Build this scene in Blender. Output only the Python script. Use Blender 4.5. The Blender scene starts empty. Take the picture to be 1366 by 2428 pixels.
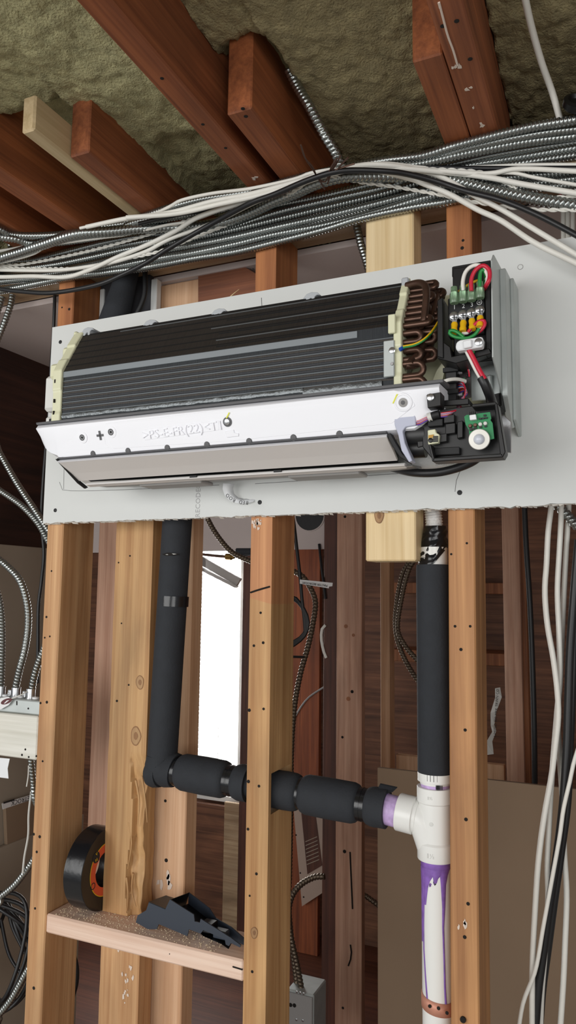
import bpy, bmesh, math, random
import numpy as np
from mathutils import Vector, Matrix, noise
random.seed(7); rng = np.random.default_rng(7)
SC = bpy.context.scene; COL = SC.collection
W, H = 1366, 2428
# ---------------------------------------------------------------- camera
FPX, YAW, PITCH, ROLL, DIST, Z0 = 1767.5, -0.42116, 0.11028, 0.0118, 1.0766, 1.75
_fw = Vector((math.sin(YAW)*math.cos(PITCH), math.cos(YAW)*math.cos(PITCH), math.sin(PITCH)))
_r0 = Vector((math.cos(YAW), -math.sin(YAW), 0)); _u0 = _r0.cross(_fw)
_r = _r0*math.cos(ROLL)+_u0*math.sin(ROLL); _u = _u0*math.cos(ROLL)-_r0*math.sin(ROLL)
_o = Vector((0, -DIST, 0))
cd = bpy.data.cameras.new('camera'); cam = bpy.data.objects.new('camera', cd); COL.objects.link(cam)
cd.sensor_fit = 'VERTICAL'; cd.sensor_height = 36.0; cd.lens = FPX/H*36.0; cd.clip_start = 0.02
M = Matrix.Identity(4)
for i in range(3):
    M[i][0], M[i][1], M[i][2] = _r[i], _u[i], -_fw[i]
M.translation = _o+Vector((0, 0, Z0)); cam.matrix_world = M; SC.camera = cam
# ---------------------------------------------------------------- world, daylight, fill, exposure
SC.view_settings.view_transform = 'Standard'; SC.view_settings.look = 'None'
SC.view_settings.gamma = 1.0; SC.view_settings.use_curve_mapping = False; SC.view_settings.exposure = 0.0
wd = bpy.data.worlds.new('daylight'); SC.world = wd; wd.use_nodes = True
bg = wd.node_tree.nodes['Background']; bg.inputs[0].default_value = (0.93, 0.97, 1.0, 1); bg.inputs[1].default_value = 0.42
def area(name, loc, aim, sx, sy, energy, col):
    l = bpy.data.lights.new(name, 'AREA'); l.shape = 'RECTANGLE'; l.size = sx; l.size_y = sy; l.energy = energy; l.color = col
    o = bpy.data.objects.new(name, l); COL.objects.link(o); o.location = Vector(loc)+Vector((0, 0, Z0))
    o.rotation_euler = (Vector(aim)-Vector(loc)).to_track_quat('-Z', 'Y').to_euler(); return o
area('window_daylight_front', (-1.7, -3.0, 0.1), (-.45, 0, 0.05), 2.8, 1.7, 62, (1.0, .99, .97))
area('soft_fill_right', (1.3, -3.0, 0.1), (-.35, 0, .1), 1.6, 1.5, 30, (1.0, .99, .97))  # added soft fill for the right-hand sides, no window stands here
area('window_daylight_rear', (-2.2, 2.62, -.35), (-.9, .6, -.3), .9, 1.1, 16, (1.0, .99, .97))

# ---------------------------------------------------------------- pixel measurements -> points on real planes
def _ray(x, y): return _fw+_r*((x-W/2)/FPX)-_u*((y-H/2)/FPX)
def P(x, y, Y): d = _ray(x, y); return _o+d*((Y-_o.y)/d.y)
def PX(x, y, X): d = _ray(x, y); return _o+d*((X-_o.x)/d.x)
def PZ(x, y, Z): d = _ray(x, y); return _o+d*((Z-_o.z)/d.z)
def PP(x, y, p0, n): d = _ray(x, y); return _o+d*((Vector(p0)-_o).dot(n)/d.dot(n))

# ---------------------------------------------------------------- materials
def lin(c): return tuple(((v/255+.055)/1.055)**2.4 if v/255 > .04045 else v/255/12.92 for v in c)+(1,)
def _new(name):
    m = bpy.data.materials.new(name); m.use_nodes = True; nt = m.node_tree
    return m, nt, nt.nodes['Principled BSDF']
def mat(name, col, rough=.5, metal=0, spot=0, scale=30, bump=0, bscale=None, trans=0, emit=None, alpha=None, sheen=0):
    m, nt, b = _new(name); b.inputs['Base Color'].default_value = lin(col); b.inputs['Roughness'].default_value = rough; b.inputs['Metallic'].default_value = metal
    if spot or bump:
        tc = nt.nodes.new('ShaderNodeTexCoord'); nz = nt.nodes.new('ShaderNodeTexNoise'); nz.inputs['Scale'].default_value = scale; nz.inputs['Detail'].default_value = 5
        nt.links.new(tc.outputs['Object'], nz.inputs['Vector'])
        if spot:
            mx = nt.nodes.new('ShaderNodeMix'); mx.data_type = 'RGBA'
            mx.inputs[6].default_value = lin(tuple(max(0, v*(1-spot)) for v in col)); mx.inputs[7].default_value = lin(tuple(min(255, v*(1+spot)) for v in col))
            nt.links.new(nz.outputs['Fac'], mx.inputs[0]); nt.links.new(mx.outputs[2], b.inputs['Base Color'])
        if bump:
            n2 = nt.nodes.new('ShaderNodeTexNoise'); n2.inputs['Scale'].default_value = bscale or scale; n2.inputs['Detail'].default_value = 6; nt.links.new(tc.outputs['Object'], n2.inputs['Vector'])
            bp = nt.nodes.new('ShaderNodeBump'); bp.inputs['Strength'].default_value = bump; bp.inputs['Distance'].default_value = .004
            nt.links.new(n2.outputs['Fac'], bp.inputs['Height']); nt.links.new(bp.outputs['Normal'], b.inputs['Normal'])
    if trans: b.inputs['Transmission Weight'].default_value = trans
    if emit: b.inputs['Emission Color'].default_value = lin(col); b.inputs['Emission Strength'].default_value = emit
    return m
def wood(name, c1, c2, axis='Z', rough=.62, stain=.35, dirt=None):
    m, nt, b = _new(name); N = nt.nodes; L = nt.links
    tc = N.new('ShaderNodeTexCoord'); outs = []
    for sc_across, sc_along, det in ((55, 1.6, 3), (260, 5, 2), (9, 3, 4)):
        mp = N.new('ShaderNodeMapping'); s = [sc_across]*3; s['XYZ'.index(axis)] = sc_along; mp.inputs['Scale'].default_value = s
        nz = N.new('ShaderNodeTexNoise'); nz.inputs['Scale'].default_value = 1; nz.inputs['Detail'].default_value = det; nz.inputs['Distortion'].default_value = .6
        L.new(tc.outputs['Object'], mp.inputs['Vector']); L.new(mp.outputs['Vector'], nz.inputs['Vector']); outs.append(nz.outputs['Fac'])
    a = N.new('ShaderNodeMath'); a.operation = 'MULTIPLY_ADD'; L.new(outs[1], a.inputs[0]); a.inputs[1].default_value = .45; L.new(outs[0], a.inputs[2])
    rp = N.new('ShaderNodeValToRGB'); e = rp.color_ramp.elements; e[0].position = .48; e[0].color = lin(c2); e[1].position = .92; e[1].color = lin(c1); L.new(a.outputs[0], rp.inputs[0])
    mx = N.new('ShaderNodeMix'); mx.data_type = 'RGBA'; mx.blend_type = 'MULTIPLY'
    r2 = N.new('ShaderNodeValToRGB'); r2.color_ramp.elements[0].position = .3; r2.color_ramp.elements[0].color = (1-stain,)*3+(1,); r2.color_ramp.elements[1].position = .62; r2.color_ramp.elements[1].color = (1, 1, 1, 1)
    L.new(outs[2], r2.inputs[0]); mx.inputs[0].default_value = 1; L.new(rp.outputs[0], mx.inputs[6]); L.new(r2.outputs[0], mx.inputs[7])
    L.new(mx.outputs[2], b.inputs['Base Color']); b.inputs['Roughness'].default_value = rough
    bp = N.new('ShaderNodeBump'); bp.inputs['Strength'].default_value = .25; bp.inputs['Distance'].default_value = .002; L.new(a.outputs[0], bp.inputs['Height']); L.new(bp.outputs['Normal'], b.inputs['Normal'])
    return m
MT = {}
MT['stud'] = wood('old_fir_stud', (211, 167, 120), (175, 126, 82))
MT['stud_gold'] = wood('golden_fir_stud', (207, 164, 112), (167, 119, 71))
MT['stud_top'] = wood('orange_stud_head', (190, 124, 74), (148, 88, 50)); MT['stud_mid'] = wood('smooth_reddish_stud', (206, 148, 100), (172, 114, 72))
MT['stud_e'] = wood('amber_fir_stud', (198, 146, 96), (160, 110, 68))
MT['stud_red'] = wood('reddish_stud', (172, 112, 72), (128, 76, 46))
MT['pine'] = wood('fresh_pine', (236, 212, 168), (210, 180, 130), stain=.12)
MT['pink'] = wood('pink_fir', (208, 166, 140), (172, 124, 98), stain=.25)
MT['pinklight'] = wood('pale_pink_fir', (222, 182, 146), (196, 150, 112), stain=.18)
MT['block'] = wood('pale_block_fir', (240, 212, 192), (214, 176, 152), axis='X', stain=.1)
MT['litblock'] = wood('window_lit_block', (232, 230, 220), (205, 202, 188), axis='X', stain=.12)  # whitish tone stands for window light falling on the block
MT['joist'] = wood('dark_red_joist', (166, 98, 60), (116, 62, 36), axis='Y')
MT['joist2'] = wood('orange_joist', (172, 100, 58), (122, 66, 37), axis='Y')
MT['plank'] = wood('pale_plank', (206, 184, 146), (178, 154, 114), axis='Y', stain=.1)
MT['plate'] = wood('grey_brown_plate', (196, 170, 136), (158, 128, 96), axis='X')
MT['brace'] = wood('brown_brace', (150, 92, 62), (108, 62, 42), axis='X')
MT['sheath'] = wood('brown_sheathing', (142, 96, 68), (96, 60, 42), axis='X', stain=.45)
MT['sheathlit'] = wood('orange_lit_sheathing', (168, 92, 52), (118, 60, 34), axis='Z', stain=.3)  # sheathing with the window light on it put into the orange tone
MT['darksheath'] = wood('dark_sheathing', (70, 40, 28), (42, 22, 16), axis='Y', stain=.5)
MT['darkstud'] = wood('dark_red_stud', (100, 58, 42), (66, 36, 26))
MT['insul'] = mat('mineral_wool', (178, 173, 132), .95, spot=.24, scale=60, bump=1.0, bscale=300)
MT['insul2'] = mat('dimmed_brown_wool', (150, 139, 104), .95, spot=.26, scale=60, bump=1.0, bscale=300)  # browner wool, also darkened for light falling off to the right
MT['board'] = mat('drywall_paper', (212, 214, 212), .85, spot=.015, scale=9)
MT['gyp'] = mat('gypsum_core', (226, 222, 214), .95, spot=.06, scale=200)
MT['greydry'] = mat('grey_drywall', (158, 146, 130), .9, spot=.05, scale=4)
MT['browndry'] = mat('brown_drywall_back', (142, 120, 98), .9, spot=.05, scale=4)
MT['ceildry'] = mat('ceiling_drywall', (196, 184, 180), .9, spot=.03, scale=5)
MT['white'] = mat('white_foam_plastic', (240, 241, 246), .45)
MT['flap'] = mat('warm_white_flap', (228, 225, 222), .4)
MT['chassis'] = mat('chassis_plastic', (214, 214, 210), .5)
MT['cream'] = mat('cream_plastic', (218, 218, 186), .4)
MT['hook'] = mat('grey_hook_plastic', (176, 180, 184), .4)
MT['gasket'] = mat('dark_grey_gasket', (92, 92, 94), .6)
MT['greyplas'] = mat('grey_plastic', (150, 148, 146), .5)
MT['lav'] = mat('lavender_grey_plastic', (182, 186, 204), .4)
MT['black'] = mat('black_plastic', (11, 11, 12), .4)
MT['blackm'] = mat('matte_black', (18, 19, 21), .6)
MT['greybox'] = mat('dark_grey_plastic', (58, 58, 62), .6)
MT['hole'] = mat('dark_hole', (22, 16, 12), .9)
MT['foam'] = mat('pipe_foam', (37, 40, 45), .82, spot=.12, scale=60, bump=.15, bscale=300)
MT['gloss'] = mat('glossy_black_tape', (22, 23, 26), .22, bump=.2, bscale=40)
MT['pvc'] = mat('white_pvc', (232, 232, 228), .3)
MT['purple'] = mat('purple_primer', (126, 90, 166), .35, spot=.25, scale=90)
MT['lilac'] = mat('lilac_primer', (186, 160, 208), .35, spot=.25, scale=120)
MT['copper'] = mat('copper_tube', (96, 73, 62), .36, metal=.75, spot=.25, scale=40)
MT['strap'] = mat('copper_strap', (206, 146, 124), .5, metal=.35, spot=.15, scale=60)
MT['brass'] = mat('brass', (150, 118, 60), .35, metal=.8)
MT['steel'] = mat('galvanised_steel', (186, 190, 190), .34, metal=.85, spot=.06, scale=50)
MT['armor'] = mat('armoured_cable_steel', (158, 162, 160), .27, metal=.95)
MT['armord'] = mat('dull_armoured_steel', (112, 100, 86), .4, metal=.85)
MT['zinc'] = mat('zinc_screw', (200, 202, 204), .25, metal=.9)
MT['boxsteel'] = mat('galvanised_box_steel', (184, 190, 188), .45, metal=.3, spot=.08, scale=25)
MT['wirewhite'] = mat('white_cable_jacket', (226, 224, 216), .45, spot=.03, scale=60)
MT['wireblack'] = mat('black_cable_jacket', (24, 24, 26), .42)
MT['red'] = mat('red_wire', (196, 34, 58), .4)
MT['green'] = mat('green_wire', (34, 132, 62), .4)
MT['yellow'] = mat('yellow_sleeve', (226, 178, 24), .4)
MT['orange'] = mat('orange_label', (214, 84, 48), .5)
MT['blue'] = mat('blue_sleeve', (32, 84, 178), .4)
MT['violet'] = mat('violet_wire', (92, 64, 160), .4)
MT['brown'] = mat('brown_tie_wire', (92, 66, 54), .4, metal=.5)
MT['sleeve'] = mat('green_clear_sleeve', (170, 206, 168), .2, trans=.75)
MT['pcb'] = mat('green_pcb', (22, 128, 74), .4, spot=.1, scale=300)
MT['pcbdark'] = mat('dark_pcb', (42, 34, 32), .5, spot=.5, scale=500)
MT['lens'] = mat('milky_lens', (236, 234, 226), .3)
MT['dome'] = mat('clear_dome', (206, 210, 220), .12)
MT['tie'] = mat('nylon_tie', (206, 206, 200), .4)
MT['pencil'] = mat('pencil_line', (110, 110, 110), .9)
MT['inkblack'] = mat('print_black', (36, 34, 34), .7)
MT['inkgrey'] = mat('print_grey', (168, 168, 168), .8)
MT['inkwhite'] = mat('print_white', (225, 225, 225), .6)
MT['maroon'] = mat('maroon_print', (88, 40, 42), .6)
MT['paper'] = mat('white_paper', (228, 230, 232), .8)
MT['tag'] = mat('tag_paper', (226, 226, 226), .6)
MT['plastwhite'] = mat('white_clamp', (232, 234, 236), .35)
MT['highlight'] = mat('yellow_marker', (226, 226, 60), .6)
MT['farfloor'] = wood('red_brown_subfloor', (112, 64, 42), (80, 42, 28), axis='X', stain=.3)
MT['floor'] = mat('dusty_subfloor', (184, 179, 170), .8, spot=.15, scale=6)
MT['knot'] = wood('knot', (182, 144, 100), (146, 108, 70), stain=.2)
MT['knotrim'] = wood('knot_rim', (150, 108, 68), (118, 80, 48), stain=.2)
MT['blacksheen'] = mat('black_plastic_sheen_tone', (50, 57, 68), .42)  # black plastic with its glossy reflection put into a lighter blue tone
MT['carton'] = mat('dim_white_panel', (176, 156, 142), .8)
MT['window'] = mat('daylit_glass', (255, 255, 255), .3, emit=4.0)
MT['blind'] = mat('white_blind', (246, 246, 244), .5, trans=.5)
MT['frame'] = mat('white_window_frame', (236, 236, 232), .5)
MT['pvcwrap'] = mat('white_ribbed_wrap', (222, 222, 220), .5, bump=.6, bscale=180)
MT['dust'] = mat('sawdust', (206, 186, 156), .9)
MT['plaster'] = mat('plaster_smear', (216, 200, 186), .9)
MT['lightblind'] = mat('grey_rail', (150, 146, 142), .6)
# coil fins: fine vertical ribs
def fins(name, c, c2):
    m, nt, b = _new(name); N = nt.nodes; L = nt.links
    tc = N.new('ShaderNodeTexCoord'); mp = N.new('ShaderNodeMapping'); mp.inputs['Scale'].default_value = (900, 25, 25)
    nz = N.new('ShaderNodeTexNoise'); nz.inputs['Scale'].default_value = 1; nz.inputs['Detail'].default_value = 3
    L.new(tc.outputs['Object'], mp.inputs[0]); L.new(mp.outputs[0], nz.inputs['Vector'])
    mx = N.new('ShaderNodeMix'); mx.data_type = 'RGBA'; mx.inputs[6].default_value = lin(c); mx.inputs[7].default_value = lin(c2); L.new(nz.outputs['Fac'], mx.inputs[0]); L.new(mx.outputs[2], b.inputs['Base Color'])
    b.inputs['Roughness'].default_value = .45; b.inputs['Metallic'].default_value = .5
    bp = N.new('ShaderNodeBump'); bp.inputs['Strength'].default_value = .4; bp.inputs['Distance'].default_value = .001; L.new(nz.outputs['Fac'], bp.inputs['Height']); L.new(bp.outputs['Normal'], b.inputs['Normal'])
    return m
MT['fin'] = fins('aluminium_fins_upper', (74, 70, 66), (44, 40, 38)); MT['fin2'] = fins('aluminium_fins_lower', (52, 56, 60), (32, 35, 38)); MT['finline'] = mat('fin_edge_line', (104, 110, 114), .45, metal=.5)
MT['foil'] = mat('foil_tape', (108, 112, 114), .36, metal=.75, bump=.35, bscale=140)
MT['strip'] = mat('silver_strip', (128, 134, 138), .45, metal=.5)

# ---------------------------------------------------------------- mesh building
ORG = {}
def fin(name, me, parent=None):
    o = bpy.data.objects.new(name, me); COL.objects.link(o)
    n = len(me.vertices); co = np.empty(n*3); me.vertices.foreach_get('co', co); co = co.reshape(-1, 3); co[:, 2] += Z0
    if parent is None:
        org = np.array([(co[:, 0].min()+co[:, 0].max())/2, (co[:, 1].min()+co[:, 1].max())/2, co[:, 2].min()]); o.location = org
    else:
        org = ORG[parent.name]; o.parent = parent
    ORG[o.name] = org; co = co-org; me.vertices.foreach_set('co', co.ravel()); me.update(); return o
def make(name, V, F, m, parent=None, smooth=30):
    me = bpy.data.meshes.new(name); me.from_pydata([tuple(v) for v in V], [], F); me.materials.append(MT[m] if isinstance(m, str) else m)
    if smooth:
        me.polygons.foreach_set('use_smooth', [True]*len(me.polygons)); me.set_sharp_from_angle(angle=math.radians(smooth))
    return fin(name, me, parent)
def tag(o, label, cat, group=None):
    o['label'] = label; o['category'] = cat
    if group: o['group'] = group
    return o
def thing(name, label, cat, loc, group=None):
    o = bpy.data.objects.new(name, None); COL.objects.link(o); o.empty_display_size = .05
    L = Vector(loc)+Vector((0, 0, Z0)); o.location = L; ORG[o.name] = np.array(L); return tag(o, label, cat, group)
def struct(o): o['kind'] = 'structure'; return o
def fixn(bm): bmesh.ops.recalc_face_normals(bm, faces=bm.faces)
def box(name, x0, x1, y0, y1, z0, z1, m, parent=None, bev=.0015, lean=0, rot=None):
    x0, x1 = sorted((x0, x1)); y0, y1 = sorted((y0, y1)); z0, z1 = sorted((z0, z1))
    bm = bmesh.new(); bmesh.ops.create_cube(bm, size=1)
    c = Vector(((x0+x1)/2, (y0+y1)/2, (z0+z1)/2))
    for v in bm.verts: v.co = Vector((v.co.x*(x1-x0), v.co.y*(y1-y0), v.co.z*(z1-z0)))
    bev = min(bev, (x1-x0)*.3, (y1-y0)*.3, (z1-z0)*.3)
    if bev > 0: bmesh.ops.bevel(bm, geom=bm.edges[:], offset=bev, segments=1, affect='EDGES')
    for v in bm.verts:
        if rot is not None: v.co = rot @ v.co
        v.co = v.co+c; v.co.x += lean*v.co.z
    me = bpy.data.meshes.new(name); bm.to_mesh(me); bm.free(); me.materials.append(MT[m])
    return fin(name, me, parent)
def prism(name, pts, vec, m, parent=None, smooth=0, bev=0):
    """closed polygon of 3D points swept along vec"""
    n = len(pts); vec = Vector(vec); V = [Vector(p) for p in pts]+[Vector(p)+vec for p in pts]
    bm = bmesh.new(); vs = [bm.verts.new(v) for v in V]
    bm.faces.new(vs[:n]); bm.faces.new(vs[n:][::-1])
    for i in range(n): bm.faces.new((vs[i], vs[n+i], vs[n+(i+1) % n], vs[(i+1) % n]))
    fixn(bm)
    if bev: bmesh.ops.bevel(bm, geom=bm.edges[:], offset=bev, segments=1, affect='EDGES', clamp_overlap=True)
    bmesh.ops.triangulate(bm, faces=[f for f in bm.faces if len(f.verts) > 4])
    me = bpy.data.meshes.new(name); bm.to_mesh(me); bm.free(); me.materials.append(MT[m])
    if smooth: me.polygons.foreach_set('use_smooth', [True]*len(me.polygons)); me.set_sharp_from_angle(angle=math.radians(smooth))
    return fin(name, me, parent)
def xprism(name, yz, x0, x1, m, parent=None, smooth=0, bev=0): return prism(name, [(x0, y, z) for y, z in yz], (x1-x0, 0, 0), m, parent, smooth, bev)
def pxplate(name, px, Y, thick, m, parent=None, bev=0, smooth=0): return prism(name, [P(x, y, Y) for x, y in px], (0, thick, 0), m, parent, smooth, bev)
def spline(pts, step):
    p = [Vector(q) for q in pts]
    if len(p) == 2: p = [p[0], (p[0]+p[1])/2, p[1]]
    p = [2*p[0]-p[1]]+p+[2*p[-1]-p[-2]]; out = []
    for i in range(1, len(p)-2):
        a, b, c, d = p[i-1], p[i], p[i+1], p[i+2]; n = max(2, int((c-b).length/step))
        for k in range(n):
            t = k/n; out.append(.5*((2*b)+(c-a)*t+(2*a-5*b+4*c-d)*t*t+(3*b-a-3*c+d)*t**3))
    out.append(p[-2]); A = np.array(out)
    s = np.r_[0, np.cumsum(np.linalg.norm(np.diff(A, axis=0), axis=1))]; n = max(3, int(s[-1]/step)+1); t = np.linspace(0, s[-1], n)
    return np.stack([np.interp(t, s, A[:, k]) for k in range(3)], 1), t
def frames(A):
    T = np.gradient(A, axis=0); T /= np.linalg.norm(T, axis=1)[:, None]+1e-12
    N = np.zeros_like(A); v = np.cross(T[0], [0, 0, 1.]); v = v if np.linalg.norm(v) > .1 else np.cross(T[0], [0, 1., 0]); N[0] = v/np.linalg.norm(v)
    for i in range(1, len(A)):
        v = N[i-1]-T[i]*np.dot(N[i-1], T[i]); N[i] = v/(np.linalg.norm(v)+1e-12)
    return N, np.cross(T, N)
def sweep(pts, rfun, step, seg):
    A, t = spline(pts, step); N, B = frames(A); th = np.arange(seg)*2*math.pi/seg
    R = rfun(t[:, None], th[None, :], t[-1])
    V = (A[:, None, :]+R[..., None]*(np.cos(th)[None, :, None]*N[:, None, :]+np.sin(th)[None, :, None]*B[:, None, :])).reshape(-1, 3)
    n = len(A); i = np.arange(n-1)[:, None]*seg; j = np.arange(seg)[None, :]; j2 = (j+1) % seg
    F = np.stack([i+j, i+j2, i+seg+j2, i+seg+j], -1).reshape(-1, 4).tolist()
    F += [list(range(seg))[::-1], [(n-1)*seg+k for k in range(seg)]]
    return V, F
def tube(name, pts, r, m, parent=None, step=.006, seg=10, r1=None):
    V, F = sweep(pts, lambda t, th, L: (r+((r1 if r1 else r)-r)*t/L)*np.ones_like(th*t), step, seg); return make(name, V, F, m, parent, 50)
def armour(name, pts, r, m='armor', parent=None, pitch=.0052, amp=.0014, seg=10):
    def rf(t, th, L):
        ph = (t/pitch+th/(2*math.pi)) % 1.0
        return r-amp+amp*np.abs(np.sin(math.pi*ph))**.6*1.6
    V, F = sweep(pts, rf, pitch/5, seg); return make(name, V, F, m, parent, 60)
def twist(name, pts, r, m, parent, turns_pitch=.028, step=.004):
    A, t = spline(pts, step); N, B = frames(A)
    for k in range(2):
        a = 2*math.pi*t/turns_pitch+k*math.pi; C = A+r*(np.cos(a)[:, None]*N+np.sin(a)[:, None]*B)
        tube('wire', [Vector(c) for c in C], r, m, parent, step, 6)
def lathe(name, p0, axis, prof, m, parent=None, seg=32, smooth=35, cap=True):
    p0 = Vector(p0); ax = Vector(axis).normalized(); n = ax.orthogonal().normalized(); b = ax.cross(n); V = []; F = []
    for t, r in prof:
        for k in range(seg):
            a = 2*math.pi*k/seg; V.append(p0+ax*t+(n*math.cos(a)+b*math.sin(a))*r)
    for i in range(len(prof)-1):
        for k in range(seg): F.append((i*seg+k, i*seg+(k+1) % seg, (i+1)*seg+(k+1) % seg, (i+1)*seg+k))
    if cap and prof[0][1] > 1e-6: F.append(tuple(range(seg))[::-1])
    if cap and prof[-1][1] > 1e-6: F.append(tuple((len(prof)-1)*seg+k for k in range(seg)))
    return make(name, V, F, m, parent, smooth)
def loft(name, secs, m, parent=None, smooth=40):
    n = len(secs[0]); V = [v for s in secs for v in s]; F = []
    for i in range(len(secs)-1):
        for k in range(n): F.append((i*n+k, i*n+(k+1) % n, (i+1)*n+(k+1) % n, (i+1)*n+k))
    F.append(tuple(range(n))[::-1]); F.append(tuple((len(secs)-1)*n+k for k in range(n)))
    bm = bmesh.new(); me = bpy.data.meshes.new(name); me.from_pydata([tuple(v) for v in V], [], F); bm.from_mesh(me); fixn(bm); bm.to_mesh(me); bm.free()
    me.materials.append(MT[m]); me.polygons.foreach_set('use_smooth', [True]*len(me.polygons)); me.set_sharp_from_angle(angle=math.radians(smooth))
    return fin(name, me, parent)
def text(name, s, p0, ex, ey, size, m, parent, depth=.0004, center=True, sx=1):
    """lettering as a thin mesh: baseline direction ex, up direction ey"""
    cu = bpy.data.curves.new(name, 'FONT'); cu.body = s; cu.size = size; cu.extrude = depth
    cu.align_x = 'CENTER' if center else 'LEFT'; cu.align_y = 'CENTER'; cu.resolution_u = 2
    t = bpy.data.objects.new(name, cu); COL.objects.link(t); me = bpy.data.meshes.new_from_object(t); bpy.data.objects.remove(t); bpy.data.curves.remove(cu)
    ex = Vector(ex).normalized(); ey = Vector(ey); ey = (ey-ex*ey.dot(ex)).normalized(); ez = ex.cross(ey); p0 = Vector(p0)
    for v in me.vertices: v.co = p0+ex*v.co.x*sx+ey*v.co.y+ez*v.co.z
    me.materials.clear(); me.materials.append(MT[m]); return fin(name, me, parent)
def disc(name, p, n, r, h, m, parent, seg=14): return lathe(name, Vector(p)-Vector(n).normalized()*h*.5, n, [(0, r), (h*.8, r), (h, r*.8)], m, parent, seg, 40)
FRONT = Vector((0, -1, 0))
def nails(root, pts, Y, r=.0022, m='hole'):
    for x, y in pts: disc('nail_hole', P(x, y, Y), FRONT, r*random.uniform(.75, 1.3), .0008, m, root, 8)
def spot(name, p, n, r, h, m, parent, seg=11):
    n = Vector(n).normalized(); up = Vector((0, 0, 1)) if abs(n.z) < .9 else Vector((0, 1, 0)); e = n.cross(up).normalized(); f = e.cross(n); st = random.uniform(.9, 2.2)
    pts = [Vector(p)+e*math.cos(a)*k*r*.8+f*math.sin(a)*k*r*st for a, k in ((2*math.pi*i/seg, random.uniform(.35, 1.1)) for i in range(seg))]
    return prism(name, pts, n*h*.5, m, parent)
def knot(root, x, y, Y, r):
    def ell(q, a, b, n=18): return [P(x, y, q)+Vector((a*math.cos(t)*(1+.08*math.sin(3*t+x)), 0, b*math.sin(t)*(1+.06*math.sin(2*t+y)))) for t in np.linspace(0, 2*math.pi, n, endpoint=False)]
    k = prism('knot', ell(Y, r*.85, r*1.25), (0, -.0004, 0), 'knotrim', root); prism('knot_face', ell(Y-.0004, r*.72, r*1.08), (0, -.0003, 0), 'knot', k); prism('knot_heart', ell(Y-.0007, r*.34, r*.5), (0, -.0003, 0), 'knotrim', k)

# ================================================================ SETTING
ZP, ZJ, FL = .613, .655, -Z0      # plate underside, joist underside, floor
struct(box('floor', -3.6, 2.2, -3.4, .045, FL-.05, FL, 'floor', bev=0))
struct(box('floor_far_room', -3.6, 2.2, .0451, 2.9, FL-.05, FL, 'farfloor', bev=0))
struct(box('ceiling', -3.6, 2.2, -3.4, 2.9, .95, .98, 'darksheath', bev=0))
struct(box('wall_right_bounce', 2.0, 2.05, -1.2, 2.9, FL, .95, 'ceildry', bev=0))  # unseen wall, added to block light from the right and act as bounce
struct(box('wall_left_outer', -3.6, -3.55, .05, 2.9, FL, .95, 'ceildry', bev=0))
# rear outside wall with window opening, inside sheathed in brown boards
WX0, WX1, WZ0, WZ1, WY = -2.72, -1.955, -1.10, .34, 2.72
wb = bmesh.new()
def bbox(bm, x0, x1, y0, y1, z0, z1):
    m4 = Matrix.Translation(((x0+x1)/2, (y0+y1)/2, (z0+z1)/2)) @ Matrix.Diagonal((x1-x0, y1-y0, z1-z0, 1)); bmesh.ops.create_cube(bm, size=1, matrix=m4)
for a in ((-3.6, WX0, FL, .95), (WX1, 2.2, FL, .95), (WX0, WX1, FL, WZ0), (WX0, WX1, WZ1, .95)): bbox(wb, a[0], a[1], WY, WY+.03, a[2], a[3])
me = bpy.data.meshes.new('wall_back'); wb.to_mesh(me); wb.free(); me.materials.append(MT['sheath']); struct(fin('wall_back', me))
win = struct(box('window_1', WX0, WX1, WY+.035, WY+.045, WZ0, WZ1, 'window', bev=0))
for a in ((WX1-.035, WX1, WZ0, WZ1), (WX0, WX0+.035, WZ0, WZ1), (WX0, WX1, WZ0, WZ0+.035), (WX0, WX1, WZ1-.03, WZ1)):
    box('window_frame', a[0], a[1], WY-.005, WY+.034, a[2], a[3], 'frame', win)
box('window_sill', WX0-.04, WX1+.03, WY-.08, WY+.03, WZ0-.03, WZ0, 'frame', win)
sl = None
for i in range(58):
    z = WZ0+.05+i*.0232
    if sl is None: sl = box('blind_slat', WX0+.05, WX1-.05, WY-.035, WY-.012, z, z+.0015, 'blind', win, bev=0, rot=Matrix.Rotation(.5, 3, 'X'))
    else:
        s2 = sl.copy(); COL.objects.link(s2); s2.location.z = i*.0232
for xx in (WX1-.10, WX1-.14): tube('blind_cord', [(xx, WY-.04, WZ1-.02), (xx, WY-.04, WZ0+.06)], .0012, 'blind', win, .2, 5)
# left return wall of the far room: dark boards above a grey drywall sheet
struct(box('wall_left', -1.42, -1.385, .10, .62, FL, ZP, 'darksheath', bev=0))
o = struct(box('ceiling_drywall', -1.9, 1.6, .0895, 2.7, ZP-.013, ZP-.001, 'ceildry', bev=0)); o.name = 'ceiling_far_room'
tag(box('drywall_sheet', -1.384, -1.372, .11, .60, FL+.001, .113, 'greydry'), 'grey drywall sheet on dark boarded return wall left of the studs', 'drywall')
ls = tag(prism('drywall_offcut', [PX(x, y, -1.370) for x, y in ((6, 1905), (78, 1884), (86, 2022), (12, 2044))], (.010, 0, 0), 'browndry'), 'small brown drywall offcut with printed paper edge tape, leaning at lower left', 'drywall')
prism('edge_tape', [PX(x, y, -1.3595) for x, y in ((4, 1905), (80, 1882), (80, 1894), (6, 1919))], (.001, 0, 0), 'tag', ls)
_e = PX(78, 1889, -1.358)-PX(8, 1910, -1.358)
text('edge_tape_print', 'SHEETROCK', PX(58, 1895, -1.3585), -_e, (0, 0, -1), .016, 'inkblack', ls, .0002)
prism('bar_print', [PX(x, y, -1.3588) for x, y in ((8, 1902), (34, 1894), (34, 1898), (8, 1906))], (.0006, 0, 0), 'inkblack', ls)
tag(box('drywall_sheet', -1.368, -1.356, .30, .62, FL+.001, -.60, 'greydry'), 'dull grey-green drywall sheet standing low behind the leftmost stud', 'drywall')
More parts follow.
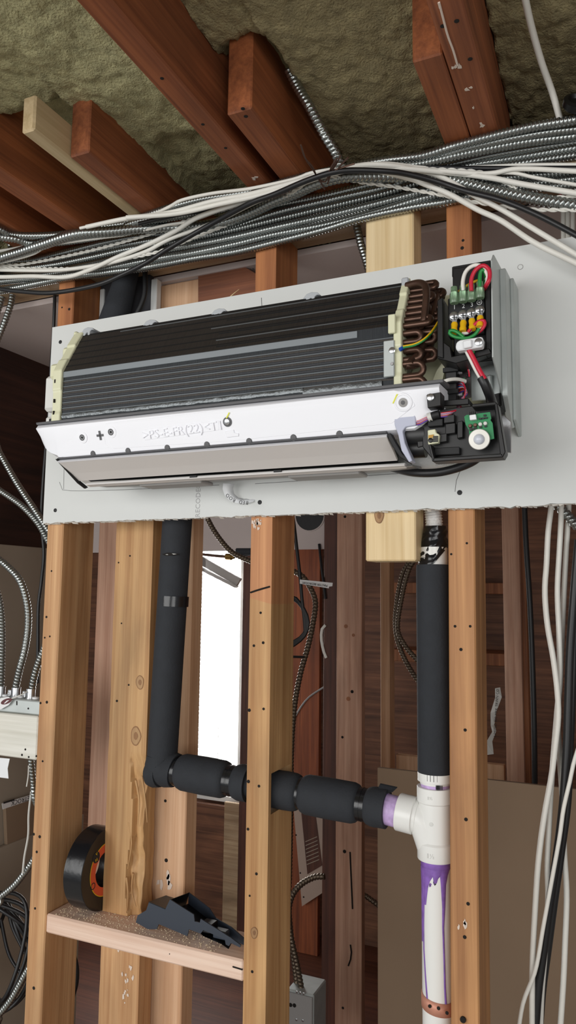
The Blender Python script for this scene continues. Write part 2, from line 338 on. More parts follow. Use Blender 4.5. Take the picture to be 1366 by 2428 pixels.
# soffit panel across the far partition, with a round duct hole
PZ0 = P(620, 1304, 1.72).z
so = thing('soffit_panel', 'taupe drywall soffit with round black hole, above bright window behind studs', 'drywall', (-1.55, 1.73, PZ0))
box('panel', -2.35, P(770, 1260, 1.72).x, 1.72, 1.733, PZ0, ZP-.015, 'ceildry', so, bev=.001)
disc('duct_hole', P(735, 1222, 1.719), FRONT, .062, .004, 'blackm', so, 28)
lathe('hole_rim', P(735, 1222, 1.7185), FRONT, [(0, .064), (.002, .066), (.003, .062)], 'ceildry', so, 28, cap=False)
# far framing
def lumber(name, label, cat, x0, x1, y0, y1, z0, z1, m, group=None, lean=0, bev=.002): return tag(box(name, x0, x1, y0, y1, z0, z1, m, None, bev, lean), label, cat, group)
FG = 'far room studs'
def farstud(xa, xb, yref, Y, th, z0, z1, m, label, px=True):
    a, b = P(xa, yref, Y).x, P(xb, yref, Y).x; return lumber('far_stud', label, 'stud', a, b, Y, Y+th, z0, z1, m, FG)
f = farstud(797, 858, 1700, 1.65, .038, FL, ZP-.014, 'pink', 'pink wide-faced stud with long dark checks, right of the narrow dark stud')
for (xa, ya, xb, yb) in ((830, 2020, 836, 2155), (831, 2240, 826, 2290)):
    q = [P(xa, ya, 1.649), P(xa+3, (ya+yb)/2, 1.649), P(xb, yb, 1.649)]; tube('crack', q, .003, 'hole', f, .02, 6)
nails(f, [(818, 1225), (812, 1748), (817, 2019), (813, 2390), (835, 1640)], 1.649, .006); nails(f, [(820, 1485), (838, 1506), (826, 1657)], 1.649, .008, 'stud_red')
farstud(766, 798, 1700, 1.70, .038, FL, ZP-.014, 'darkstud', 'dark reddish-brown stud tight against the left of the pink wide-faced stud')
farstud(902, 924, 1500, 1.90, .07, FL, ZP-.014, 'pinklight', 'narrow pale tan stud behind the pine backing board end')
f = farstud(1195, 1236, 1500, 1.90, .038, FL, ZP-.014, 'pink', 'pink streaked far stud between the right stud and the hanging white cables')
farstud(1237, 1250, 1500, 1.95, .05, FL, ZP-.014, 'stud_red', 'thin dark red stud edge beside the pink streaked far stud')
zb = P(960, 1812, 1.95).z
lumber('rough_sill', 'pale horizontal sill board between the far studs behind black vertical pipe', 'lumber', P(940, 1812, 1.95).x, P(1196, 1812, 1.95).x, 1.945, 1.98, zb-.03, zb+.035, 'pinklight')
for yy, hh, lab in ((1398, .03, 'upper reddish blocking ledge between far studs right of the right stud'), (1568, .035, 'lower reddish blocking ledge between far studs right of the right stud')):
    z = P(1172, yy, 2.45).z; lumber('fire_block', lab, 'lumber', P(925, yy, 2.45).x, P(1200, yy, 2.45).x, 2.45, 2.70, z-.02, z+hh, 'stud_red')
lumber('corner_post', 'pink stud seen in the gap between the leftmost stud and the knotty stud', 'stud', P(225, 1500, .36).x, P(300, 1500, .36).x, .36, .398, P(230, 2205, .36).z, ZP-.014, 'pink')
# orange-lit sheathing beyond, left of the pink stud
lumber('sheathing_board', 'orange-lit sheathing board behind coiled black cable and MASTER BEDROOM tag', 'lumber', P(688, 1500, 2.5).x, P(758, 1500, 2.5).x, 2.5, 2.53, FL, P(700, 1304, 2.5).z+.4, 'sheathlit')
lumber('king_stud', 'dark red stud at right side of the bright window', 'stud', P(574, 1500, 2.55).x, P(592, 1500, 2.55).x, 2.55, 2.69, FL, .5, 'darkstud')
lumber('window_apron', 'brown boarding below the bright window sill', 'lumber', P(455, 2000, 2.6).x, P(600, 2000, 2.6).x, 2.60, 2.63, FL, P(480, 1905, 2.6).z, 'sheath')
q = P(535, 2000, 2.5); lumber('torn_paper_strip', 'greenish-brown torn board strip hanging below the window sill', 'lumber', q.x-.045, q.x+.045, 2.56, 2.58, FL, P(535, 1910, 2.5).z, 'plate')
# grey sheet standing on edge
sx0, sx1, sz = P(895, 1820, 1.05).x, .75, P(895, 1820, 1.05).z
tag(box('drywall_sheet', sx0, sx1, 1.05, 1.0627, FL+.001, sz, 'browndry', bev=.001), 'large brown-grey drywall sheet standing on edge behind the white tee fitting', 'drywall')

# ================================================================ MAIN STUD WALL
SG = 'wall studs carrying the drywall board'
sA = lumber('wall_stud', 'leftmost orange fir stud with bare wide inner side, left of the tape roll', 'stud', -.9724, -.9344, 0, .089, FL+.038, ZP, 'stud', SG)
nails(sA, [(122, 1354), (110, 1463), (106, 1512), (118, 1509), (96, 1667), (111, 1665), (86, 1793), (101, 1805), (80, 1978), (94, 1984), (87, 2020), (83, 2154), (80, 2343), (147, 729), (164, 733)], -.0003)
# stud B, flatwise at the back of the cavity, with torn lower right half
bx0, bx1 = -.853, -.772
def knotty(name, z0, z1, m, torn):
    nx, nz = 26, 200; V = []; F = []
    for j in range(nz+1):
        z = z0+(z1-z0)*j/nz
        for i in range(nx+1):
            x = bx0+(bx1-bx0)*i/nx; d = .0006*noise.noise((x*60, z*6, 1))
            if torn:
                u = i/nx; edge = .66+.12*noise.noise((z*9, 3, 0))
                t = max(0, min(1, (-.28-z)/.05))
                if u > edge: d += t*(.010+.008*noise.noise((x*90, z*14, 5))+.006*noise.noise((x*30, z*40, 9)))
                if i == nx: x -= t*.004*(1+noise.noise((z*30, 1, 2)))
            if i == 0: x += .0012*noise.noise((z*25, 7, 7))
            V.append((x, .051+d, z))
    n0 = len(V); F = [(j*(nx+1)+i, j*(nx+1)+i+1, (j+1)*(nx+1)+i+1, (j+1)*(nx+1)+i) for j in range(nz) for i in range(nx)]
    for j in range(nz+1):
        V.append((V[j*(nx+1)][0], .0885, V[j*(nx+1)][2])); V.append((V[j*(nx+1)+nx][0], .0885, V[j*(nx+1)+nx][2]))
    for j in range(nz):
        a, b = n0+2*j, n0+2*j+2
        F += [(j*(nx+1), (j+1)*(nx+1), b, a), (j*(nx+1)+nx, a+1, b+1, (j+1)*(nx+1)+nx), (a, b, b+1, a+1)]
    F += [tuple(range(nx+1))[::-1]+(n0, n0+1), tuple(nz*(nx+1)+i for i in range(nx+1))+(n0+2*nz+1, n0+2*nz)]
    return make(name, V, F, m, None, 35)
ztop = -.556
sB = tag(knotty('wall_stud', ztop+.0005, .40, 'stud_gold', True), 'knotty golden stud turned flat, its lower right torn and hewn, left of insulated drain pipe', 'stud', SG)
knot(sB, 332, 1618, .0508, .010); knot(sB, 322, 1745, .0508, .013); nails(sB, [(308, 1318), (281, 1334), (288, 1478), (305, 1624), (277, 1662)], .0505, .0018)
for xs in (((306, 1950), (312, 2000), (303, 2060)), ((322, 1850), (330, 1900), (326, 1960)), ((300, 2080), (304, 2120), (301, 2160)), ((336, 1840), (345, 1900), (349, 1950)), ((316, 2070), (312, 2110), (322, 2150))):
    tube('splinter', [P(x, y, .052) for x, y in xs], .0022, 'stud_gold', sB, .01, 6, r1=.0008)
sB2 = tag(knotty('wall_stud', FL+.038, -.590, 'stud', False), 'lower length of the knotty stud below the pale shelf block', 'stud', SG)
for k in range(14): spot('plaster_spot', P(290+random.gauss(8, 9), 2325+random.gauss(0, 28), .0505), FRONT, random.uniform(.0015, .005), .0006, 'plaster', sB2, 7)
sP = lumber('wall_stud', 'pale rosy stud turned flat just behind the insulated drain pipe', 'stud', P(372, 700, .1).x+.008, P(372, 700, .1).x+.097, .10, .138, FL+.038, ZP-.014, 'pinklight', SG)
nails(sP, [(392, 1899), (394, 2040)], .0995, .003)
for k in range(5): spot('plaster_spot', P(392+random.gauss(0, 9), 2085+random.gauss(0, 8), .0995), FRONT, random.uniform(.003, .007), .0006, 'plaster', sP, 8)
# stud C with a hole bored for the horizontal pipe
_hc = P(617, 1824+217*98/540, .043).z; hz0, hz1 = _hc-.0315, _hc+.0300
c0, c1 = -.5475, -.5095
cb = bmesh.new()
for a in ((0, .089, FL+.038, hz0), (0, .089, hz1, ZP), (0, .009, hz0, hz1), (.083, .089, hz0, hz1)): bbox(cb, c0, c1, *a)
me = bpy.data.meshes.new('wall_stud'); cb.to_mesh(me); cb.free(); me.materials.append(MT['stud_gold'])
sC = tag(fin('wall_stud', me), 'middle golden stud, notched by a knife cut near the board, bored for the black pipe', 'stud', SG)
nails(sC, [(618, 1453), (602, 1531), (624, 1524), (591, 1684), (625, 1681), (589, 1853), (614, 1864), (588, 1966), (608, 2072), (592, 2124), (598, 2304), (600, 638)], -.0003)
for k in range(16): spot('plaster_spot', P(608+random.gauss(0, 6), 1240+random.gauss(0, 10), -.0004), FRONT, random.uniform(.0015, .004), .0008, 'plaster', sC, 7)
tube('knife_cut', [P(594, 1405, -.0004), P(615, 1398, -.0004), P(640, 1391, -.0004)], .0016, 'hole', sC, .01, 6)
knot(sC, 603, 2212, -.0003, .007)
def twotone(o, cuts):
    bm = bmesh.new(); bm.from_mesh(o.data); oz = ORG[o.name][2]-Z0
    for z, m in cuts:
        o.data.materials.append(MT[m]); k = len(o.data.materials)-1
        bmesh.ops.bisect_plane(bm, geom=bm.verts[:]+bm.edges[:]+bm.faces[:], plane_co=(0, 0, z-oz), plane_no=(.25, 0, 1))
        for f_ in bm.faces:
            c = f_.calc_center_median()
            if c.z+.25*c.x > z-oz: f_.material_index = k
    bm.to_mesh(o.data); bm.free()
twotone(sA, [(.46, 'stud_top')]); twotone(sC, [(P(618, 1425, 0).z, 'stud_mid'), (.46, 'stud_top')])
# pine backing boards
dz = P(925, 1330, 0).z
sD = lumber('backing_board', 'fresh pale pine board behind the drywall, its square end hanging below', 'lumber', P(867, 1000, 0).x, P(984, 1000, 0).x, 0, .05, dz, ZP, 'pine'); knot(sD, 899, 1223, -.0003, .009)
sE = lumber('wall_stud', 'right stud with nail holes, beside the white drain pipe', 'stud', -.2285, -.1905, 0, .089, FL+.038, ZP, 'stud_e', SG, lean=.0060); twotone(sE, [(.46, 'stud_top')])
nails(sE, [(1107, 1288), (1070, 1314), (1079, 1485), (1115, 1485), (1093, 1540), (1103, 1731), (1105, 1943), (1110, 2143), (1102, 2222), (1096, 588), (1098, 570)], -.0003)
for k in range(5): spot('plaster_spot', P(1098+random.gauss(0, 8), 2190+random.gauss(0, 3), -.0003), FRONT, random.uniform(.002, .004), .0006, 'plaster', sE, 7)
lumber('wall_stud', 'far left wall stud outside, holding the junction box block', 'stud', -1.44, -1.402, 0, .089, FL+.038, ZP, 'stud', SG)
lumber('bottom_plate', 'bottom plate of the stud wall on the floor', 'lumber', -2.6, 1.6, 0, .089, FL, FL+.038, 'plate')
lumber('top_plate', 'top plate across the stud heads behind the armoured cables', 'lumber', -2.6, 1.6, 0, .089, ZP, ZJ, 'plate')
# shelf block between studs A and C
zt, zbm = -.556, -.5875
blk = lumber('shelf_block', 'pale horizontal block between studs, dusty, holding tape roll and plastic part', 'lumber', -.9340, -.5478, 0, .089, zbm, zt, 'block', bev=.003)
nails(blk, [(402, 2262)], -.0003, .001); tube('end_crack', [P(552, 2292, -.0003), P(575, 2299, -.0003)], .0012, 'hole', blk, .01, 6)
V = []; F = []
for k in range(900):
    x = random.uniform(-.92, -.6); y = random.uniform(.004, .085); s = random.uniform(.0004, .0013); z = zt+.0002; i = len(V)
    V += [(x-s, y-s, z), (x+s, y-s*.6, z), (x+s*.3, y+s, z), (x, y, z+s*1.2)]; F += [(i, i+1, i+3), (i+1, i+2, i+3), (i+2, i, i+3), (i, i+2, i+1)]
du = make('sawdust', V, F, 'dust', None, 0); du['kind'] = 'stuff'; tag(du, 'fine sawdust scattered on the pale shelf block', 'sawdust')
# left block with junction box
zf0, zf1 = P(40, 1797, 0).z, P(40, 1694, 0).z
lb = lumber('box_block', 'whitish window-lit block left of the leftmost stud, carrying the junction box', 'lumber', -1.401, -.9727, 0, .05, zf0, zf1, 'litblock')
nails(lb, [(60, 1777), (52, 1790), (68, 1795)], -.0003, .002)
jb = thing('junction_box', 'galvanised junction box on whitish block with three cable connectors', 'box', (-1.1, .03, zf1))
zj1 = P(40, 1658, .008).z
box('box_body', -1.30, -.974, .008, .049, zf1+.0005, zj1, 'boxsteel', jb, .002)
nails(jb, [(67, 1680)], .0078, .002); tube('slot', [P(40, 1662, .0078), P(40, 1672, .0078)], .0012, 'hole', jb, .01, 6)
for i, (x, y) in enumerate(((2, 1648), (38, 1648), (73, 1650))):
    q = P(x, y, .028); q.z = zj1
    c_ = lathe('connector', q, (0, 0, 1), [(0, .0095), (.002, .0095), (.002, .008), (.016, .008), (.016, .0085), (.018, .0085), (.018, .006)], 'zinc', jb, 18)
    box('clamp_ear', q.x-.016, q.x-.009, q.y-.006, q.y+.004, q.z+.001, q.z+.014, 'zinc', c_); disc('clamp_screw', (q.x-.0125, q.y-.006, q.z+.007), FRONT, .0025, .002, 'zinc', c_, 10)
    lathe('bushing', q+Vector((.012, 0, 0)), (0, 0, 1), [(0, .006), (.003, .006), (.004, .004)], 'plastwhite', c_, 14)
tg = thing('hang_tag', 'white eight-sided tag with maroon oval hanging on the junction box', 'tag', P(12, 1675, .0))
pxplate('tag_plate', [(-12, 1668), (2, 1655), (20, 1652), (29, 1660), (20, 1672), (2, 1682), (-10, 1682)], .002, .0008, 'tag', tg)
prism('oval_print', [P(15+13*math.cos(a)-2*math.sin(a), 1663+7*math.sin(a)-3*math.cos(a), .0014) for a in np.linspace(0, 6.2, 20)], (0, .0004, 0), 'maroon', tg)
prism('mark_print', [P(x, y, .0008) for x, y in ((9, 1668), (16, 1661), (22, 1660), (17, 1664), (12, 1668))], (0, .0004, 0), 'inkwhite', tg)
tube('tag_string', [P(28, 1656, .003), P(45, 1650, .004), P(64, 1640, .02)], .001, 'wirewhite', tg, .01, 6)
pp = tag(prism('paper_note', [P(x, y, .02) for x, y in ((-10, 1796), (23, 1799), (18, 1822), (20, 1846), (-10, 1842))], (0, .0006, 0), 'paper'), 'white paper corner hanging under the whitish block at left edge', 'paper')

# drywall board
def board():
    x0, x1, z0, z1 = -.9712, .55, .1252, .4985; pts = [(x0, z1), (x1, z1+.003)]
    n = 170; pts += [(x1, z0+.002)]
    for i in range(n-1, 0, -1): pts.append((x0+(x1-x0)*i/n, z0+.002*i/n*0+random.gauss(0, .0009)))
    pts.append((x0, z0-.001)); return prism('drywall_board', [(x, -.0127, z) for x, z in pts], (0, .0125, 0), 'board')
bd = tag(board(), 'long white drywall board screwed across the studs, carrying the air conditioner', 'drywall')
V = []; F = []; x = -.97
while x < .5:       # torn paper fringe along the cut edge
    w = random.uniform(.004, .012); z = .1262; h = random.uniform(.0005, .0035); i = len(V); V += [(x, -.0125, z), (x+w, -.0125, z), (x+w*.7, -.0005, z-h), (x+w*.2, -.0095, z-h)]; F += [(i, i+1, i+2, i+3)]; x += w*.8
make('torn_edge', V, F, 'gyp', bd, 0)
for x, y in ((131, 1210), (143, 811), (616, 1191), (1090, 1168)):
    s_ = disc('screw', P(x, y, -.013), FRONT, .0036, .0012, 'blackm', bd, 14)
disc('screw_dimple', P(1234, 633, -.013), FRONT, .004, .0008, 'greyplas', bd, 16); disc('dimple_fill', P(1234, 633, -.0134), FRONT, .0032, .0008, 'board', bd, 16)
for pl in (((141, 1143), (142, 1160), (180, 1164), (300, 1161), (430, 1155), (520, 1150)), ((152, 1112), (151, 1160)), ((605, 1147), (700, 1141), (870, 1128), (960, 1122)), ((1092, 1115), (1082, 1140), (1079, 1166))):
    tube('pencil_line', [P(x, y, -.0128) for x, y in pl], .0004, 'pencil', bd, .02, 5)
text('board_print', 'RECODE\u00ae', P(470, 1186, -.0129), (0, 0, 1), (-1, 0, 0), .0125, 'inkgrey', bd, .0001, sx=1.0)
tube('board_pencil_tick', [P(620, 706, -.0129), P(621, 726, -.0129)], .0005, 'pencil', bd, .01, 5)

# ================================================================ CEILING JOISTS AND INSULATION
JG = 'ceiling joists'
def joist(x0, x1, y0, y1, m, label, h=.14): return lumber('ceiling_joist', label, 'joist', x0, x1, y0, y1, ZJ, ZJ+h, m, JG)
joist(-.905, -.862, -3.3, .085, 'joist2', 'leftmost long ceiling joist crossing the left picture edge')
joist(-1.045, -.985, -.28, 1.6, 'joist2', 'short orange lapped joist end at far left edge above the cables')
joist(-.743, -.707, -.243, 1.6, 'joist', 'lapped joist with its end showing, fixed to the pale plank')
j3 = joist(-.534, -.497, -3.3, .085, 'joist', 'long red-brown ceiling joist crossing the upper left of the picture')
j4 = joist(-.475, -.437, -.238, 1.6, 'joist2', 'lapped orange joist with end showing, close right of the long red-brown joist')
j5 = joist(-.1765, -.139, -3.3, .085, 'joist', 'long ceiling joist with white adhesive streaks at upper right')
j6 = joist(-.2147, -.1780, -.238, 1.6, 'joist2', 'lapped orange joist tight against the left of the streaked joist')
joist(.19, .228, -3.3, .085, 'joist', 'ceiling joist beyond the right picture edge')
plk = lumber('plank_scab', 'pale new plank nailed along the side of a lapped joist at upper left', 'lumber', -.768, -.7440, -.318, .09, ZJ, ZJ+.055, 'plank', bev=.003)
D = Vector((0, 0, -1))
V = []
for (xs, r0) in ((((1041, 5), (1050, 40), (1062, 85), (1075, 120), (1085, 155)), .0013),):
    tube('adhesive_streak', [PZ(x, y, ZJ-.0004) for x, y in xs], r0, 'plaster', j5, .006, 6)
for x, y, r in ((1090, 157, .004), (1073, 160, .003), (1080, 158, .003), (1108, 212, .0045), (1116, 208, .003), (1143, 298, .005), (1123, 255, .002), (1041, 12, .003)):
    spot('adhesive_spot', PZ(x, y, ZJ-.0002), D, r, .0008, 'plaster', j5, 9)
for x, y in ((1083, 50), (1115, 140), (1050, 62)): disc('nail_hole', PZ(x, y, ZJ-.0002), D, .003, .0008, 'hole', j5, 9)
for x, y, r in ((602, 423, .006), (608, 420, .004)): spot('adhesive_spot', PZ(x, y, ZJ-.0002), D, r, .0008, 'plaster', j3, 9)
for x, y in ((384, 186), (481, 295), (535, 351)): disc('nail_hole', PZ(x, y, ZJ-.0002), D, .0025, .0008, 'hole', j3, 9)
for x, y in ((583, 276), (576, 258)): disc('nail_hole', PZ(x, y, ZJ-.0002), D, .003, .0008, 'hole', j4, 9)
# batts: lumpy torn sheets hanging between the joists
def batt(x0, x1, base, sag, seed, label, y0=-1.3, y1=.35, m='insul'):
    st = .0045; nx = int((x1-x0)/st); ny = int((y1-y0)/st); xs = np.linspace(x0, x1, nx+1); ys = np.linspace(y0, y1, ny+1); V = []
    for j, y in enumerate(ys):
        for i, x in enumerate(xs):
            q = (x*9+seed, y*9, seed*2.3); z = base(x, y)
            z -= sag*(.5+.5*noise.fractal((x*5+seed, y*5, seed), 1, 2, 2))
            t = noise.turbulence((x*22+seed, y*22, seed), 4, True); z -= .006*(t-.5)
            z += .0028*noise.noise((x*140, y*60, seed))+.0022*noise.noise((x*330, y*140, seed))
            u = min(x-x0, x1-x)
            V.append((x+.004*noise.noise((x*60, y*60, 3)), y+.004*noise.noise((x*60, y*60, 8)), z))
    F = [(j*(nx+1)+i, (j+1)*(nx+1)+i, (j+1)*(nx+1)+i+1, j*(nx+1)+i+1) for j in range(ny) for i in range(nx)]
    o = make('insulation_batt', V, F, m, None, 180); s = o.modifiers.new('thick', 'SOLIDIFY'); s.thickness = .05; s.offset = -1
    return tag(o, label, 'insulation', 'mineral wool batts between joists')
def rag(x, y, lim, n): return max(0, min(1, (y-lim-.03*noise.noise((x*25, n, 0))-.015*noise.noise((x*90, n, 4)))/.05))
batt(-1.30, -.906, lambda x, y: .785+.02*rag(x, y, -.35, 1), .03, 2, 'shaded insulation batt left of the leftmost long joist', -1.0, .35)
batt(-.861, -.535, lambda x, y: .752+.05*rag(x, y, -.27, 2)*(x < -.75)+.02*rag(x, y, -.12, 2)*(x > -.70), .03, 5, 'bright lumpy insulation batt between leftmost joist and long red-brown joist')
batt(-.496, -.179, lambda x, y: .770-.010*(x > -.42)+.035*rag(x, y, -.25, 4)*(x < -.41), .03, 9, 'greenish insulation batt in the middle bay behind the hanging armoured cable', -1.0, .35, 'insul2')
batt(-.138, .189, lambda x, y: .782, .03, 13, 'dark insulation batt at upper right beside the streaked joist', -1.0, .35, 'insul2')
batt(.229, .55, lambda x, y: .775, .03, 17, 'insulation batt beyond the right picture edge', -.6, .35)

# ================================================================ CABLE BUNDLE UNDER THE JOISTS
def PB(x, y, layer, r=.006):
    zc = ZJ-.003-r-layer*.0125; yb = -.003-r-layer*.0125
    q = PZ(x, y, zc) if y < 1100 else P(x, y, yb)
    return q if q.y < yb else P(x, y, yb)
CB = 'cable bundle across the top of the wall'
def run(px, layer, r):
    q = [PB(x, y, layer, r) for x, y in px]
    if px[0][0] <= -50: d = (q[0]-q[1]); q.insert(0, Vector((-2.3, q[0].y, min(q[0].z, ZJ-.01)))); q.insert(1, q[1]+Vector((-.12, 0, d.z*.2)))
    if px[-1][0] >= 1440:
        d = (q[-1]-q[-2]).normalized()
        if px[-1][1] < 560: q += [q[-1]+Vector((.12, 0, d.z*.04)), Vector((1.3, q[-1].y, q[-1].z+d.z*.08))]
        else: q += [q[-1]+d*.15, q[-1]+d*.22+Vector((.10, .01, -.03)), q[-1]+Vector((.28, .0, -.30)), q[-1]+Vector((.30, .0, -1.2))]
    return q
def mc(px, layer, label, r=.0062, **k): return tag(armour('armoured_cable', run(px, layer, r), r, **k), label, 'cable', CB)
mc([(-60, 525), (0, 544), (33, 557), (102, 559), (180, 552), (300, 528), (391, 497), (476, 474), (593, 455), (700, 425), (800, 402), (908, 382), (1000, 370), (1080, 346), (1188, 318), (1268, 300), (1366, 284), (1450, 270)], 0, 'topmost armoured steel cable of the bundle at the right edge')
mc([(200, 545), (420, 512), (560, 480), (680, 442), (800, 412), (900, 398), (1000, 383), (1120, 348), (1268, 318), (1366, 306), (1450, 296)], 0.2, 'second armoured steel cable from the top at the right edge')
mc([(-60, 555), (0, 562), (38, 567), (77, 577), (160, 572), (250, 556), (323, 528), (397, 517), (520, 497), (650, 462), (760, 425), (850, 408), (943, 394), (1000, 388), (1107, 364), (1241, 338), (1366, 323), (1450, 312)], 0.6, 'third armoured steel cable from the top at the right edge')
mc([(-60, 618), (60, 620), (150, 600), (256, 574), (350, 558), (460, 546), (560, 522), (650, 489), (767, 465), (884, 436), (1000, 405), (1067, 391), (1188, 364), (1366, 337), (1450, 326)], 0, 'armoured steel cable running fourth from top at the right edge')
mc([(-60, 632), (70, 628), (154, 610), (256, 588), (350, 572), (460, 557), (560, 537), (650, 506), (796, 471), (914, 444), (1000, 416), (1107, 394), (1241, 372), (1359, 353), (1450, 342)], 0, 'armoured steel cable running fifth from top at the right edge')
mc([(-60, 646), (100, 632), (200, 614), (300, 592), (400, 576), (520, 553), (650, 522), (796, 487), (914, 458), (1000, 432), (1120, 407), (1214, 391), (1366, 368), (1450, 357)], 0, 'armoured steel cable running sixth from top at the right edge')
mc([(-60, 660), (60, 656), (150, 645), (256, 622), (350, 602), (460, 582), (560, 562), (650, 541), (767, 515), (884, 486), (1000, 456), (1100, 434), (1268, 416), (1366, 408), (1450, 400)], 0, 'armoured steel cable third from the bottom of the bundle above the pine board')
mc([(-60, 675), (40, 664), (150, 654), (256, 636), (350, 618), (460, 600), (560, 579), (650, 557), (767, 535), (884, 506), (1000, 472), (1110, 450), (1268, 436), (1366, 424), (1450, 415)], 0, 'armoured steel cable second from the bottom of the bundle above the pine board')
mc([(-60, 700), (13, 688), (77, 675), (154, 660), (256, 646), (350, 634), (460, 613), (560, 597), (650, 575), (767, 545), (855, 518), (972, 493), (1050, 480), (1134, 462), (1220, 448), (1366, 440), (1450, 436)], 0, 'lowest armoured steel cable of the bundle, along the top plate edge')
mc([(-60, 640), (0, 613), (50, 597), (102, 580), (179, 556), (269, 548), (350, 541), (464, 537), (534, 527), (593, 505), (651, 477), (700, 458), (752, 435), (811, 420), (870, 417), (943, 418), (1000, 418), (1054, 424), (1107, 437), (1188, 456), (1268, 472), (1366, 488), (1450, 500)], 1.1, 'thick flexible steel conduit snaking across the front of the bundle', r=.0085, pitch=.0068, amp=.0016)
def wc(px, layer, label, r=.0034, m='wirewhite', name='white_cable'): return tag(tube(name, run(px, layer, r), r, m, None, .008, 9), label, 'cable', CB)
wc([(190, 541), (256, 527), (350, 512), (402, 490), (432, 474), (505, 458), (593, 447), (700, 424), (738, 410), (837, 394), (913, 387), (1000, 397), (1080, 402), (1134, 411), (1214, 410), (1268, 421), (1366, 438), (1450, 450)], 1.6, 'white cable arching highest over the bundle at centre', .0026)
wc([(205, 538), (300, 518), (402, 504), (505, 477), (593, 460), (700, 432), (760, 414), (850, 393), (913, 391), (1000, 405), (1054, 423), (1129, 466), (1188, 496), (1268, 544), (1366, 603), (1450, 655)], 2.1, 'upper of two thick white cables sweeping down over the board top at right', .0038)
wc([(300, 516), (420, 506), (520, 484), (620, 462), (700, 440), (760, 420), (830, 403), (900, 406), (981, 426), (1000, 434), (1067, 461), (1134, 498), (1188, 523), (1268, 576), (1366, 624), (1450, 668)], 2.5, 'lower of two thick white cables sweeping down over the board top at right', .0039)
wc([(-60, 655), (0, 657), (77, 655), (154, 657), (210, 641), (282, 608), (350, 580), (417, 547), (476, 512), (593, 474), (700, 436), (760, 413), (850, 397), (950, 399), (1080, 411), (1161, 421), (1241, 437), (1366, 458), (1450, 470)], 2.2, 'thick white cable dipping lowest at left beside the leftmost stud head', .0040)
wc([(-60, 637), (0, 640), (128, 641), (218, 631), (282, 618), (350, 595), (402, 567), (511, 526), (600, 482), (700, 441), (780, 412), (880, 399), (1000, 402), (1150, 412), (1230, 400), (1366, 406), (1450, 408)], 1.9, 'white cable just above the lowest-dipping one at left', .0036)
wc([(-60, 628), (0, 623), (77, 603), (115, 582), (179, 572), (256, 562), (300, 556), (388, 535), (464, 520), (593, 470), (700, 437), (800, 408)], 2.0, 'thin white cable rising over the thick conduit at left', .0024)
wc([(-60, 600), (0, 595), (60, 584), (110, 570)], .2, 'short white cable tucked behind the conduit at left edge', .003)
wc([(1100, 398), (1241, 392), (1366, 391), (1450, 391)], 1.2, 'straight white cable above the straight black cable at right edge', .003)
for px, lay, lab in (
    ([(-60, 630), (0, 629), (51, 627), (128, 613), (231, 590), (350, 557), (417, 532), (500, 505), (600, 476), (700, 441)], 1.6, 'upper twisted white pair crossing the bundle at left'),
    ([(-60, 636), (0, 634), (51, 636), (128, 637), (220, 634), (300, 614), (382, 595), (487, 553), (593, 512), (700, 452), (738, 424), (790, 419), (855, 432), (943, 444), (1050, 463), (1115, 477), (1188, 489), (1268, 497), (1366, 498), (1450, 498)], 1.8, 'long twisted white pair looping under the black cable at centre'),
    ([(900, 393), (1000, 400), (1134, 408), (1201, 434), (1241, 458), (1295, 468), (1366, 466), (1450, 462)], 1.7, 'twisted white pair in front of the conduit at right edge')):
    t_ = thing('twisted_pair', lab, 'cable', PB(*px[len(px)//2], lay), CB); twist('twisted_pair', run(px, lay, .003), .0016, 'wirewhite', t_)
wc([(-60, 676), (0, 685), (51, 691), (128, 694), (231, 675), (295, 649), (350, 621), (402, 588), (505, 529), (593, 482), (650, 461), (738, 424), (811, 405), (913, 406), (972, 414), (1050, 435), (1107, 453), (1188, 474), (1268, 506), (1366, 557), (1450, 608)], 3.1, 'long black cable snaking diagonally in front of the whole bundle', .0042, 'wireblack', 'black_cable')
wc([(330, 530), (423, 509), (490, 497), (564, 468), (651, 441), (760, 414), (860, 398), (1000, 397), (1134, 399), (1366, 399), (1450, 399)], 1.4, 'black cable running straight out at the right edge', .0036, 'wireblack', 'black_cable')
# tie wire and hanging cable above centre
tw = thing('tie_wire', 'twisted brown tie wire hooked around the bundle at centre', 'wire', PB(770, 430, 3))
for px in ([(713, 345), (718, 375), (735, 392), (752, 418), (768, 430), (778, 418), (790, 395), (800, 378)], [(728, 378), (742, 398), (765, 428), (772, 445)], [(800, 400), (815, 385), (826, 371)], [(775, 415), (800, 402), (838, 389)], [(779, 440), (785, 410), (805, 385), (811, 366)], [(770, 420), (790, 392), (798, 375)]):
    tube('strand', [PB(x, y, 3.3, .001)+Vector((random.gauss(0, .002), random.gauss(0, .002), 0)) for x, y in px], .0013, 'brown', tw, .004, 6)
tag(armour('armoured_cable', [PZ(685, 165, .76), PZ(705, 205, .735), PZ(735, 255, .70), PZ(770, 320, .665), PZ(797, 365, .645), PZ(806, 395, .628)], .0068, pitch=.0062, amp=.0014), 'single armoured cable hanging from insulation down to the bundle centre', 'cable')
tag(tube('white_cable', [PZ(1236, -60, .745), PZ(1246, 0, .735), PZ(1262, 70, .725), PZ(1285, 150, .71), PZ(1310, 220, .69), PZ(1330, 290, .655)], .0045, 'wirewhite'), 'grey-white cable coming down from insulation at upper right', 'cable')
tag(lathe('cable_grommet', PZ(1362, 258, .66), (.3, -.8, .4), [(0, .013), (.004, .017), (.012, .017), (.014, .012), (.01, .008)], 'black', None, 24), 'black plastic ring at the right picture edge above the cables', 'ring')
tag(armour('armoured_cable', [P(838, 500, .05), P(848, 545, .05), P(856, 580, .05), P(866, 612, .05), P(880, 660, .05)], .0062, pitch=.0062, amp=.0013), 'armoured cable dropping behind the pine board from the top plate', 'cable')
